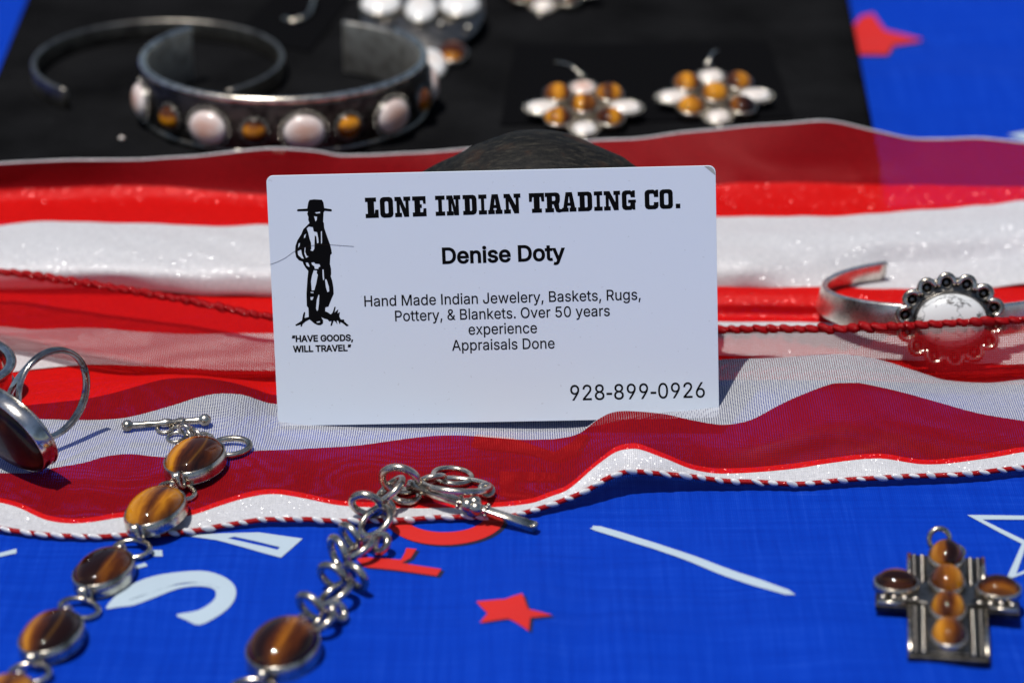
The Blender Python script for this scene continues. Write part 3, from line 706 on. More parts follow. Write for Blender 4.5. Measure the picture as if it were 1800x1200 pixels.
GLYPH = {' ':(94,[]),
'&':(224,['98,-3 75,-1 55,6 39,17 27,31 20,48 17,67 19,82 24,95 32,106 42,117 70,139 108,168 118,176 127,187 131,202 129,214 123,223 113,228 101,230 84,227 73,216 69,208 68,199 69,190 73,182 84,164 102,142 219,0 182,0 86,116 61,146 51,159 44,172 39,185 38,199 40,215 45,229 55,241 67,249 82,255 100,257 118,255 133,249 145,241 154,230 160,217 162,202 161,191 158,181 152,171 146,162 128,146 77,109 64,98 55,87 50,77 48,66 50,54 55,44 62,35 72,29 83,25 96,23 111,25 126,30 139,37 151,48 160,61 168,76 173,93 174,112 204,112 202,90 198,72 192,57 185,46 173,31 166,23 153,12 136,3 117,-2']),
',':(94,['19,-60 34,36 68,36 42,-60']),
'-':(227,['168,122 168,94 57,94 57,122']),
'.':(94,['48,-2 39,-1 31,4 26,12 25,20 26,29 31,37 39,42 48,43 56,42 64,37 69,29 71,20 69,12 64,4 56,-1']),
'0':(227,['113,-3 87,0 65,12 47,31 34,57 27,89 24,127 27,165 35,197 48,223 65,242 87,254 113,258 139,254 161,242 179,223 192,197 200,165 203,127 200,89 192,57 179,31 162,12 140,0','113,25 131,28 145,37 157,52 165,72 170,97 172,127 170,157 165,182 157,203 145,218 131,227 113,230 96,227 82,218 70,203 62,182 56,157 55,127 56,97 62,72 70,52 82,37 96,28']),
'2':(227,['32,0 32,24 117,114 141,141 149,153 155,163 159,174 160,186 159,198 154,209 146,218 137,224 125,228 112,230 98,228 86,224 77,216 69,207 65,195 64,181 33,181 35,202 43,221 55,237 72,248 91,255 112,258 134,255 153,248 169,237 181,223 188,205 191,186 189,172 185,159 179,145 168,129 153,111 133,90 76,30 76,28 195,28 195,0']),
'5':(227,['111,-3 89,-1 70,6 54,16 41,30 33,47 30,65 61,65 64,54 69,44 77,36 87,30 98,26 111,25 125,27 138,32 149,41 157,52 162,66 164,81 162,97 157,111 148,122 137,131 124,137 109,138 96,137 84,134 73,129 64,123 34,126 48,254 183,254 183,226 75,226 67,151 68,151 77,157 89,162 101,166 115,167 131,165 147,160 161,153 172,143 182,130 189,116 194,99 195,82 193,58 184,38 171,21 154,8 134,-1']),
'6':(227,['113,-3 91,-1 71,7 55,20 42,37 34,58 32,81 34,100 40,119 51,142 69,170 126,254 161,254 75,131 73,131 83,144 98,153 107,156 117,157 139,155 158,147 173,136 185,120 192,101 194,79 192,56 184,36 171,20 155,7 135,-1','113,24 127,26 139,31 149,40 157,51 162,64 164,79 162,94 157,107 149,118 139,126 127,131 113,133 99,131 87,126 77,118 69,107 64,94 62,79 64,64 69,51 77,40 87,31 99,26']),
'8':(227,['113,-3 89,-1 68,6 50,17 37,31 29,48 26,68 28,83 33,98 40,110 51,121 63,128 76,132 76,133 59,141 46,154 38,171 35,190 38,209 45,225 57,239 73,249 92,256 113,258 134,256 153,249 169,239 181,225 188,209 191,190 188,171 180,154 167,141 150,133 150,132 164,128 176,121 186,110 194,98 199,83 200,68 198,48 189,31 176,17 158,6 137,-1','113,25 129,26 142,30 153,37 161,46 167,57 168,69 167,83 161,94 153,104 141,111 128,116 113,118 98,116 85,111 73,104 65,94 59,83 58,69 59,57 64,46 73,37 84,30 97,26','113,145 126,146 137,150 146,157 154,165 158,176 160,188 158,200 154,210 147,218 138,225 126,229 113,230 100,229 89,225 79,218 72,210 68,200 66,188 68,176 72,165 79,157 89,150 100,146']),
'9':(227,['113,258 135,255 155,247 171,234 184,217 192,197 194,173 192,155 186,135 175,112 158,84 100,0 65,0 151,124 154,124 144,111 128,101 119,98 109,97 87,100 69,107 53,119 41,134 34,154 32,176 34,198 42,218 55,235 71,247 91,255','113,230 99,228 87,223 77,215 69,204 64,191 63,176 64,161 69,148 77,137 87,129 99,123 113,122 127,123 139,129 149,137 157,147 162,160 164,175 162,190 157,204 150,215 139,223 127,228']),
'A':(240,['8,0 101,254 138,254 231,0 198,0 144,151 132,186 116,239 123,239 106,185 95,151 43,0','55,71 55,99 185,99 185,71']),
'B':(228,['30,0 30,254 121,254 145,252 164,245 180,235 190,221 197,205 199,187 198,172 193,160 187,150 178,143 168,137 157,133 157,131 170,129 182,123 192,114 201,102 207,86 209,68 207,50 200,33 189,20 172,9 151,2 123,0','62,29 122,29 148,31 165,40 175,53 178,68 176,81 171,92 163,102 153,109 140,114 124,115 62,115','62,143 119,143 132,144 144,148 154,155 162,163 166,174 168,186 165,202 156,214 141,223 120,226 62,226']),
'D':(251,['109,0 48,0 48,29 107,29 136,31 159,40 177,55 189,75 197,99 200,128 197,156 190,180 177,200 160,214 138,223 110,226 47,226 47,254 113,254 147,251 176,239 200,221 217,196 227,164 231,128 227,91 217,59 199,34 175,15 145,4','62,254 62,0 30,0 30,254']),
'E':(209,['30,0 30,254 186,254 186,226 62,226 62,143 178,143 178,114 62,114 62,29 188,29 188,0']),
'G':(260,['134,-3 102,1 75,13 52,32 35,58 24,90 20,127 24,165 35,197 52,223 74,242 102,254 132,258 152,256 170,252 187,245 202,235 214,222 225,208 232,192 237,174 204,174 199,186 194,197 186,206 178,213 168,220 158,224 146,227 133,228 111,225 92,216 75,202 62,182 54,157 52,127 54,97 63,72 75,53 92,38 112,29 134,26 155,29 172,36 187,47 198,62 205,80 207,101 217,100 141,100 141,128 239,128 239,100 236,71 225,45 209,25 188,9 163,0']),
'H':(258,['30,0 30,254 62,254 62,144 196,144 196,254 228,254 228,0 196,0 196,116 62,116 62,0']),
'I':(150,['16,0 16,29 59,29 59,226 16,226 16,254 135,254 135,226 91,226 91,29 135,29 135,0']),
'J':(198,['93,-3 62,2 38,16 22,40 17,73 17,86 49,86 49,73 52,52 61,37 75,28 93,25 110,28 124,37 133,52 136,73 136,254 168,254 168,73 163,40 147,16 123,2']),
'L':(196,['30,0 30,254 62,254 62,29 181,29 181,0']),
'M':(314,['30,0 30,254 76,254 139,94 144,79 150,61 156,42 161,24 154,24 159,41 165,61 171,79 176,94 238,254 284,254 284,0 252,0 252,145 252,163 253,184 253,207 253,229 256,229 249,205 241,181 234,161 228,145 171,0 143,0 85,145 80,160 72,181 65,204 56,229 59,229 60,208 60,186 61,164 61,145 61,0']),
'O':(267,['133,-3 103,1 75,12 52,32 35,58 24,90 20,127 24,165 35,197 52,223 75,242 103,254 133,258 164,254 192,242 215,223 232,197 243,165 247,127 243,90 232,58 215,32 192,12 164,1','133,26 155,29 175,38 191,52 204,72 212,97 215,127 212,157 204,182 191,202 175,216 155,225 133,228 112,225 92,216 75,202 63,182 54,157 52,127 54,97 63,72 75,52 92,38 112,29']),
'P':(222,['30,0 30,254 118,254 144,252 166,244 183,231 195,215 202,195 204,174 202,152 195,133 183,116 166,104 144,96 118,93 55,93 55,121 116,121 134,123 149,128 159,136 167,147 171,160 172,174 171,188 167,201 159,211 148,219 134,224 116,226 62,226 62,0']),
'R':(224,['30,0 30,254 118,254 145,252 167,244 183,232 195,217 202,198 205,176 202,154 195,136 183,120 166,109 145,101 118,99 48,99 48,128 117,128 135,129 149,133 160,141 167,150 171,162 173,176 171,190 167,202 159,212 149,220 134,224 116,226 62,226 62,0','177,0 115,115 151,115 214,0']),
'S':(223,['112,-4 86,-2 64,5 46,15 32,30 23,48 19,68 52,68 55,55 62,44 71,35 83,29 97,26 112,25 128,26 143,30 155,37 165,46 171,57 173,70 171,81 166,89 158,96 148,102 122,111 92,120 64,130 43,145 30,163 26,186 29,206 37,224 51,238 69,249 90,256 114,258 137,256 158,249 175,238 189,224 197,208 200,189 169,189 163,206 151,219 134,227 112,229 97,228 84,224 73,218 64,209 59,199 58,188 60,176 65,167 74,160 85,154 106,147 132,140 156,132 168,126 179,119 189,110 197,99 202,85 204,69 201,50 193,32 180,17 162,5 139,-2']),
'T':(224,['16,226 16,254 208,254 208,226 128,226 128,0 96,0 96,226']),
'V':(240,['102,0 8,254 42,254 96,103 108,69 124,15 117,15 133,69 145,103 197,254 231,254 139,0']),
'W':(343,['78,0 8,254 41,254 82,98 88,73 93,47 98,20 95,20 100,47 106,73 112,98 153,254 190,254 231,98 237,73 243,47 249,20 244,20 249,47 255,73 261,98 302,254 335,254 265,0 228,0 184,161 176,196 168,237 175,237 167,197 159,161 115,0']),
'a':(195,['80,-4 63,-3 47,2 34,11 24,22 17,37 15,54 17,69 22,80 29,90 39,97 50,102 63,105 89,110 117,113 133,117 138,127 138,128 137,139 133,148 128,156 120,161 110,164 98,165 85,164 75,161 59,150 50,137 20,146 29,161 39,173 52,182 66,188 82,191 97,192 119,190 131,186 143,180 153,172 161,160 167,145 168,126 168,0 138,0 138,26 136,26 126,12 118,6 108,1 95,-3','85,23 101,24 114,29 124,37 132,47 136,57 138,69 138,95 130,91 116,88 100,86 88,84 67,79 58,75 52,70 47,62 46,52 47,43 51,36 57,30 65,26 74,24']),
'c':(198,['104,-4 79,-1 58,8 41,23 28,43 20,66 17,94 20,122 28,146 41,165 58,180 79,189 104,192 117,191 130,189 142,184 153,178 162,170 170,161 176,150 181,138 151,131 145,145 135,155 121,162 104,165 86,162 73,155 62,144 54,129 50,112 48,94 50,75 54,59 62,44 73,33 86,26 104,23 121,26 135,33 146,44 152,59 181,51 177,39 171,28 163,19 153,11 142,4 130,0 117,-3']),
'd':(212,['98,-4 75,-1 56,8 40,23 27,42 20,66 17,94 20,122 27,146 40,166 56,180 75,189 98,192 114,191 126,186 136,180 144,173 153,160 155,160 155,254 186,254 186,0 156,0 156,29 153,29 143,16 136,8 126,2 114,-3','102,23 118,26 132,32 142,43 150,58 154,75 156,95 154,114 150,131 142,145 132,156 118,163 102,165 86,163 72,156 62,145 54,131 50,114 48,95 50,75 54,58 62,44 73,33 86,26']),
'e':(202,['106,-4 80,-1 58,8 41,23 28,42 20,66 17,93 20,121 28,145 40,165 58,180 78,189 103,192 118,191 133,187 147,180 160,170 170,157 179,141 184,121 186,97 186,85 37,85 37,110 169,110 155,101 153,119 149,134 141,147 131,157 118,163 103,165 87,163 73,157 62,147 54,135 50,121 48,105 48,89 50,69 55,53 64,40 76,31 90,25 106,23 117,24 127,26 135,31 143,36 149,44 153,53 182,45 177,32 168,20 156,10 141,2 125,-3']),
'g':(213,['103,-75 84,-74 67,-70 53,-63 41,-55 32,-45 25,-35 51,-20 61,-33 68,-39 77,-44 89,-48 103,-49 124,-46 141,-38 152,-23 156,-3 156,34 153,34 143,21 136,14 126,8 114,4 97,2 76,5 56,13 40,27 28,45 20,68 17,96 20,123 27,147 40,166 56,180 76,189 98,192 114,191 127,186 137,180 144,173 154,159 157,159 157,190 186,190 186,-4 183,-27 175,-45 162,-59 145,-68 125,-73','102,30 118,32 132,38 142,47 150,61 155,77 156,96 155,115 150,132 142,146 132,156 119,163 102,165 86,163 73,156 62,145 54,131 50,115 48,96 50,78 54,61 62,48 73,38 86,32']),
'i':(83,['26,0 26,190 57,190 57,0','42,221 34,223 27,227 22,234 21,242 22,249 27,256 34,260 42,262 50,260 57,256 62,249 63,242 62,234 57,227 50,223']),
'k':(190,['55,68 55,106 60,106 142,190 180,190 92,100 89,100','26,0 26,254 57,254 57,0','147,0 74,93 96,114 186,0']),
'l':(95,['70,-1 50,2 37,10 29,24 26,42 26,254 57,254 57,49 58,38 60,31 65,27 73,26 80,26 85,27 90,1 81,0']),
'n':(205,['57,113 57,0 26,0 26,190 56,190 56,144 51,144 62,166 76,181 94,189 114,192 132,190 147,184 160,174 170,160 176,142 179,120 179,0 148,0 148,118 145,137 136,152 123,161 105,165 92,163 80,159 71,151 63,141 58,129']),
'o':(208,['104,-4 79,-1 58,8 41,23 28,43 20,66 17,94 20,122 28,146 41,165 58,180 79,189 104,192 128,189 149,180 167,165 180,146 188,122 191,94 188,66 180,43 167,23 149,8 128,-1','104,23 121,26 135,33 146,44 154,59 158,75 160,94 158,112 154,129 146,144 135,155 121,162 104,165 86,162 73,155 62,144 54,129 50,112 48,94 50,75 54,59 62,44 73,33 86,26']),
'p':(212,['26,-71 26,190 56,190 56,160 59,160 69,173 76,180 86,186 98,191 115,192 137,189 156,180 173,166 185,146 193,122 195,94 193,66 185,42 173,23 157,8 137,-1 115,-4 99,-3 86,2 76,8 69,16 59,29 57,29 57,-71','110,23 126,26 140,33 150,44 158,58 163,75 164,95 163,114 158,131 150,145 140,156 126,163 110,165 94,163 81,156 70,145 62,131 58,114 56,95 58,75 63,58 70,43 81,32 94,26']),
'r':(130,['26,0 26,190 56,190 56,160 58,160 65,173 76,184 90,190 107,192 115,192 122,192 122,161 115,162 103,163 91,161 80,157 70,151 63,142 58,131 57,118 57,0']),
's':(182,['91,-4 72,-3 56,2 42,9 31,19 23,32 18,47 47,53 53,40 62,30 75,25 91,23 108,25 122,31 131,40 134,51 132,60 127,68 118,74 106,78 75,85 52,93 36,104 27,119 23,137 26,152 33,166 43,177 58,185 74,190 94,192 112,191 127,186 140,179 149,170 157,158 162,145 134,139 129,149 121,158 110,164 94,166 78,164 65,158 57,150 54,139 56,129 62,122 72,116 86,111 115,105 137,97 153,86 162,71 166,53 163,37 156,24 145,12 130,3 112,-2']),
't':(114,['102,190 102,164 3,164 3,190','32,236 63,236 63,49 64,38 68,31 75,26 85,25 93,26 101,27 107,1 96,-1 84,-2 62,1 46,11 36,26 32,46']),
'u':(205,['91,-3 73,-1 57,5 44,15 35,29 28,47 26,69 26,190 57,190 57,72 60,52 68,37 82,28 100,25 113,27 125,31 134,38 142,48 146,61 148,76 148,190 179,190 179,0 149,0 149,46 154,46 143,23 129,8 111,0']),
'v':(195,['81,0 9,190 42,190 83,78 93,43 103,10 92,10 101,43 112,78 152,190 186,190 113,0']),
'w':(284,['69,0 11,190 44,190 67,107 77,68 88,21 82,21 93,67 103,107 126,190 158,190 181,107 191,68 201,21 196,21 206,68 217,107 240,190 272,190 215,0 184,0 159,86 152,112 145,140 138,169 145,169 138,140 131,112 124,86 99,0']),
'x':(189,['10,0 86,109 86,86 14,190 50,190 74,153 90,127 104,103 88,103 101,127 117,153 141,190 176,190 104,84 104,107 179,0 143,0 115,43 100,68 86,91 102,91 89,68 74,43 46,0']),
'y':(195,['24,-69 31,-43 36,-44 52,-44 59,-42 65,-37 71,-29 75,-18 81,-1 9,190 42,190 83,78 93,43 103,10 92,10 101,43 112,78 153,190 186,190 102,-29 96,-43 88,-54 80,-62 70,-68 58,-71 46,-73 32,-72']),
'“':(150,['26,159 52,254 75,254 60,159','87,159 114,254 137,254 122,159']),
'”':(150,['26,159 41,254 75,254 49,159','87,159 102,254 137,254 111,159']),
}
GLYPH['I'] = (94, ['30,0 30,254 64,254 64,0']); GLYPH['-'] = (128, ['14,80 14,112 114,112 114,80']); GLYPH['l'] = (84, ['27,0 27,262 57,262 57,0'])
def text(name, s, p0, p1, cap, bold=0.0, fit=True):
    a, b = cxy(*p0), cxy(*p1); x = 0; items = []; lo = None; hi = 0
    for ch in s:
        adv, sp = GLYPH[ch]
        cs = [[tuple(map(float, q.split(','))) for q in c.split(' ')] for c in sp]
        for c in cs:
            for q in c: lo = q[0]+x if lo is None else min(lo, q[0]+x); hi = max(hi, q[0]+x)
        items.append((ch, x, cs)); x += adv
    kx = (b-a).length/(hi-lo); ky = cap/254.0; d = (b-a).normalized(); e = Vector((-d.y, d.x)); V, F = [], []; zi = 0
    for ch, x, cs in items:
        if not cs: continue
        cs = [[(q[0]+x-lo, q[1]) for q in c] for c in cs]
        if bold:
            def area(c): return sum(c[i][0]*c[(i+1) % len(c)][1]-c[(i+1) % len(c)][0]*c[i][1] for i in range(len(c)))
            sg = 1 if max((area(c) for c in cs), key=abs) < 0 else -1
            cs = [outset(c, sg*bold) for c in cs]
        groups = [cs]
        for g in groups:
            v, f = fill(g, False); n = len(V); zi += 1
            V += [Vector((*(a+d*(p.x*kx)+e*(p.y*ky)), 0.025+0.004*(zi % 2))) for p in v]; F += [tuple(i+n for i in q) for q in f]
    return mk(name, (V, F), INK, CARD, smooth=False)
text('printed_name', 'Denise Doty', (779,463), (992,456.5), 3.05, 12)
text('printed_line', 'Hand Made Indian Jewelery, Baskets, Rugs,', (641,538.5), (1126,526.5), 2.12, 3.5)
text('printed_line', 'Pottery, & Blankets. Over 50 years', (695,564.5), (1072,555), 2.12, 3.5)
text('printed_line', 'experience', (824,588), (944,585), 2.12, 3.5)
text('printed_line', 'Appraisals Done', (795,616), (975,612), 2.12, 3.5)
text('printed_number', '928-899-0926', (1003,703.5), (1239,698), 3.1, 2.5)
text('printed_motto', '“HAVE GOODS,', (514,600.5), (620,598.5), 1.22, 16)
text('printed_motto', 'WILL TRAVEL”', (516,618.5), (617,616.3), 1.22, 16)
# heading in heavy slab capitals: unit-high outlines, x measured in card units
def slab():
    t = 0.21
    def Lt(w, st=.30): return [[(0,0),(w,0),(w,.40),(w-.16,.40),(w-.2,t),(st+.13,t),(st+.13,1-t),(st+.24,1-t),(st+.24,1),(0,1),(0,1-t),(.11,1-t),(.11,t),(0,t)]]
    def It(w): m = w*.30; return [[(0,0),(w,0),(w,t),(w-m,t),(w-m,1-t),(w,1-t),(w,1),(0,1),(0,1-t),(m,1-t),(m,t),(0,t)]]
    def Ot(w): 
        def rr(x0, y0, x1, y1, r): return [(x0+r,y0),(x1-r,y0),(x1-r*.3,y0+r*.3),(x1,y0+r),(x1,y1-r),(x1-r*.3,y1-r*.3),(x1-r,y1),(x0+r,y1),(x0+r*.3,y1-r*.3),(x0,y1-r),(x0,y0+r),(x0+r*.3,y0+r*.3)]
        return [rr(0,-.01,w,1.01,.17), rr(.235,.2,w-.235,.8,.06)[::-1]]
    def Nt(w): return [[(0,0),(.34,0),(.34,t),(.25,t),(.25,.62),(w-.33,0),(w-.09,0),(w-.09,1-t),(w,1-t),(w,1),(w-.34,1),(w-.34,1-t),(w-.25,1-t),(w-.25,.42),(.30,1),(0,1),(0,1-t),(.09,1-t),(.09,t),(0,t)]]
    def Et(w): return [[(0,0),(w,0),(w,.40),(w-.14,.40),(w-.17,t),(.38,t),(.38,.42),(.46,.42),(.46,.60),(.38,.60),(.38,1-t),(w-.17,1-t),(w-.14,.62),(w-.02,.62),(w-.02,1),(0,1),(0,1-t),(.10,1-t),(.10,t),(0,t)]]
    def Dt(w): return [[(0,0),(w-.18,0),(w-.05,.06),(w,.2),(w,.8),(w-.05,.94),(w-.18,1),(0,1),(0,1-t),(.09,1-t),(.09,t),(0,t)], [(.35,.2),(.35,.8),(w-.27,.8),(w-.24,.76),(w-.24,.24),(w-.27,.2)][::1]]
    def At(w): return [[(0,0),(.33,0),(.33,t),(.27,t),(.28,.3),(w-.30,.3),(w-.29,t),(w-.35,t),(w-.35,0),(w,0),(w,t),(w-.06,t),(w-.2,1),(.2,1),(.06,t),(0,t)], [(.31,.46),(.35,.78),(w-.36,.78),(w-.32,.46)]]
    def Tt(w): m = w/2; return [[(m-.25,0),(m+.25,0),(m+.25,t),(m+.15,t),(m+.15,1-t),(w-.17,1-t),(w-.14,.56),(w,.56),(w,1),(0,1),(0,.56),(.14,.56),(.17,1-t),(m-.15,1-t),(m-.15,t),(m-.25,t)]]
    def Rt(w): return [[(0,0),(.44,0),(.44,t),(.36,t),(.36,.40),(.42,.40),(w-.30,.02),(w-.16,-.03),(w,0),(w,.16),(w-.1,.15),(w-.13,.2),(w-.15,.42),(w-.11,.52),(w-.09,.62),(w-.09,.84),(w-.15,.96),(w-.27,1),(0,1),(0,1-t),(.09,1-t),(.09,t),(0,t)], [(.36,.58),(.36,.81),(w-.36,.81),(w-.33,.77),(w-.33,.62),(w-.36,.58)]]
    def Ct(w): return [[(.17,-.01),(w-.17,-.01),(w-.05,.05),(w,.16),(w,.36),(w-.24,.36),(w-.24,.24),(w-.28,.2),(.28,.2),(.24,.24),(.24,.76),(.28,.8),(w-.28,.8),(w-.24,.76),(w-.22,.62),(w,.62),(w,1),(w-.12,1),(w-.17,.95),(w-.24,1.01),(.17,1.01),(.05,.95),(0,.84),(0,.16),(.05,.05)]]
    def Gt(w): return [[(.17,-.01),(w-.2,-.01),(w-.15,.05),(w-.12,0),(w,0),(w,.36),(w+.04,.36),(w+.04,.52),(w-.36,.52),(w-.36,.36),(w-.25,.36),(w-.25,.24),(w-.29,.2),(.28,.2),(.24,.24),(.24,.76),(.28,.8),(w-.28,.8),(w-.24,.76),(w-.22,.64),(w,.64),(w,1),(w-.12,1),(w-.17,.95),(w-.24,1.01),(.17,1.01),(.05,.95),(0,.84),(0,.16),(.05,.05)]]
    def dot(w): return [[(0,0),(w,0),(w,.24),(0,.24)]]
    lay = [(Lt,57,115),(Ot,122,180),(Nt,187,257),(Et,265,326),(It,366,408),(Nt,415,477),(Dt,487,548),(It,556,592),(At,597,660),(Nt,667,741),(Tt,778,845),(Rt,848,922),(At,922,985),(Dt,992,1055),(It,1063,1100),(Nt,1106,1178),(Gt,1185,1243),(Ct,1285,1345),(Ot,1350,1408),(dot,1420,1440)]
    a, b = cxy(643, 383.5), cxy(1196, 366); d = (b-a).normalized(); e = Vector((-d.y, d.x)); kx = (b-a).length/(1440-57); V, F = [], []
    for i, (fn, x0, x1) in enumerate(lay):
        hpx = (91-6*(i/19))*kx; wd = (x1-x0)*kx; cs = fn(wd/hpx)
        v, f = fill(cs); n = len(V)
        V += [Vector((*(a+d*((x0-57)*kx+p.x*hpx)+e*(p.y*hpx)), 0.025+0.004*(i % 2))) for p in v]; F += [tuple(k+n for k in q) for q in f]
    mk('printed_heading', (V, F), INK, CARD, smooth=False)
slab()
def logo():
    body = "340,190 333,200 330,262 335,270 337,300 350,340 368,390 375,410 383,440 388,470 378,480 375,540 382,570 383,605 380,620 390,650 397,690 400,735 385,770 365,820 345,825 343,850 365,860 380,872 392,860 405,822 413,822 405,860 420,845 430,838 425,865 440,855 437,885 447,905 468,905 470,918 500,945 485,950 460,930 445,922 440,938 428,912 420,912 424,938 412,920 400,912 388,946 378,946 385,915 370,918 360,905 340,900 318,890 330,910 330,930 315,942 295,942 270,930 250,912 240,905 215,918 195,935 190,952 180,950 183,938 150,948 147,940 190,912 198,870 205,855 212,858 208,895 235,888 233,830 222,815 220,735 226,640 232,585 215,565 200,540 195,525 170,515 152,495 145,460 148,420 160,385 185,345 200,310 220,290 240,270 232,250 233,230 225,210 230,192 162,193 157,188 162,179 225,175 232,135 240,118 270,114 322,117 332,135 338,172 384,179 389,187 382,194"
    holes = ["270,225 290,228 288,250 280,260", "275,200 310,195 310,205 285,208", "222,305 235,293 262,297 268,325 290,330 298,370 300,400 290,405 285,360 275,350 272,440 262,455 245,450 252,440 250,400 240,370 232,335",
             "315,325 322,322 323,400 316,408", "205,350 218,340 212,365 203,370", "168,405 178,400 175,420 165,435", "162,455 185,445 190,475 203,505 190,503 165,480", "208,432 214,430 212,460 222,485 235,490 218,500 206,470",
             "215,530 230,530 240,550 238,560 222,550", "252,530 270,528 278,538 305,540 312,555 300,562 298,572 275,572 272,555 258,545", "268,580 290,582 288,600 295,610 285,665 272,712 255,715 252,680 250,650 258,610",
             "248,722 268,725 266,732 248,730", "246,757 268,755 258,778 248,775", "300,740 305,745 302,800 297,840 290,850 283,830 288,775", "325,575 333,575 337,640 330,648 326,615", "342,640 352,640 368,690 370,720 358,725 348,690", "285,920 310,915 308,925 290,926"]
    cs = []
    for s in [body]+holes:
        c = []
        for q in s.split(' '):
            x, y = map(float, q.split(',')); p = cxy(480+x/3.75, 320+y/3.75); c.append((p.x, p.y))
        cs.append(c)
    v, f = fill(cs); mk('printed_figure', ([Vector((p.x, p.y, 0.027)) for p in v], f), INK, CARD, smooth=False)
logo()
# scuffed corner
c = Vector((W/2-.25, H-.6)); mk('scuffed_corner', ([Vector((c.x+a, c.y+b, 0.02)) for a, b in ((-1.6,.52),(.5,-1.3),(.52,-.9),(.3,-.25),(-.1,.2),(-.8,.52))], [(0,1,2,3,4,5)]), MT('worn_card_edge').set(Base_Color=(0.30, 0.31, 0.29), Roughness=0.8).m, CARD, smooth=False)
hp = [(474,465),(488,460),(502,453),(514,444),(526,437),(545,432),(562,430),(580,430),(600,431.5),(622,433)]
hpt = [CM @ Vector((*cxy(*q), 0.045)) for q in hp]
HR = thing('hair_strand', 'thin dark hair lying across the printed figure on the card', 'hair', hpt[0])
mk('strand', tube([p-hpt[0] for p in hpt], 0.021, False, 6), HAIR, HR)

# ------------------------------------------------------------------ set stones
MESH = {}
def cab(parent, M, a, b, h, mat, bez=2.6, bezmat=None, base=0.0, nm='cabochon', bz='bezel'):
    k = (a, b, bez, (bezmat or SILVER).name)
    if k not in MESH: VF = cup(a, b, bez); MESH[k] = mesh('bezel', VF[0], VF[1], bezmat or SILVER)
    B = link(bz, MESH[k], parent, M @ Matrix.Translation((0, 0, base)))
    k = (a, b, h, mat.name)
    if k not in MESH: VF = dome(a-0.05, b-0.05, h); MESH[k] = mesh('cabochon', VF[0], VF[1], mat)
    link(nm, MESH[k], B, Matrix.Translation((0, 0, bez-0.6)))
    return B
def part(name, key, fn, mat, parent, M):
    k = (name, key, mat.name)
    if k not in MESH: VF = fn(); MESH[k] = mesh(name, VF[0], VF[1], mat)
    return link(name, MESH[k], parent, M)
def T(*v): return Matrix.Translation(Vector(v))
def imgring(parent, root_o, cx, cy, A, ang, ratio, side, depth, wire, mat=SILVER, name='chain_link', sink=0.95):
    """a round wire link whose outline in the picture is an ellipse: centre, half length in px, angle, ratio"""
    c = Pd(cx, cy, depth); r = A*depth/FPX; a = R(ang)
    maj = RGT*math.cos(a)+UPV*math.sin(a); mnr = -RGT*math.sin(a)+UPV*math.cos(a)
    tl = math.acos(min(1, ratio)); nrm = (-FWD*math.cos(tl)+mnr*math.sin(tl)*side).normalized()
    drop = r*math.sqrt(max(0, 1-nrm.z**2)); dr = raydir(cx, cy)
    for i in range(40):
        if c.z-ground(c.x, c.y) >= drop*sink+wire*.5: break
        c = c-dr*0.4
    M = frame(c-root_o, maj, nrm)
    return part(name, (round(r, 1), wire), lambda: ring(round(r, 1)-wire, round(r, 1)-wire, wire), mat, parent, M)
def depth_of(p): return (p-CAMP).dot(FWD)

# bracelet with oval tiger's-eye links, bottom left
bases = [(345,828), (277,921), (185,1022), (94,1135), (10,1248)]
pts = [hit(*q) for q in bases]
O = pts[0]
BR = thing('stone_link_bracelet', "silver bracelet of oval tiger's eye links with a bar clasp on the scarf", 'bracelet', O)
axes = []
for i, p in enumerate(pts):
    q = pts[i+1] if i+1 < len(pts) else None; r = pts[i-1] if i else None
    d = ((r-p) if r else Vector()) + ((p-q) if q else Vector()); axes.append(d.normalized())
for i, p in enumerate(pts):
    base = p.copy(); ax = axes[i]
    g0 = max(ground(p.x+ax.x*s+0*t, p.y+ax.y*s) for s in (-6.5, 0, 6.5) for t in (0,)); base.z = g0+0.15
    up = Vector((-0.10-0.04*(i % 2), 0.02, 1))
    M = frame(base-O, ax, up)
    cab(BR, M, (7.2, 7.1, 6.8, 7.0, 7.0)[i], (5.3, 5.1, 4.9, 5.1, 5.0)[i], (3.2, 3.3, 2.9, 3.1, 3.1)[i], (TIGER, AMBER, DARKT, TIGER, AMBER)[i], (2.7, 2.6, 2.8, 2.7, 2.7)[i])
    part('end_bead', 0.9, lambda: sphere(0.95), SILVER, BR, M @ T(-8.4, 0.3, 2.3))
    part('soldered_loop', 1, lambda: ring(1.0, 1.5, 0.38, 20), SILVER, BR, M @ T(-8.3, -0.6, 1.6) @ Matrix.Rotation(R(75), 4, 'X'))
    part('soldered_loop', 2, lambda: ring(1.0, 1.3, 0.38, 20), SILVER, BR, M @ T(8.2, 0, 1.6) @ Matrix.Rotation(R(80), 4, 'X'))
    if i+1 < len(pts):
        m = (pts[i]*0.5+pts[i+1]*0.5); m.z = max(ground(m.x+u, m.y+v) for u in (-3, 0, 3) for v in (-2, 2))+1.0
        part('jump_ring', 1, lambda: ring(2.7, 3.5, 0.52), SILVER, BR, frame(m-O, ax, (0.1*(-1)**i, -0.12, 1)))
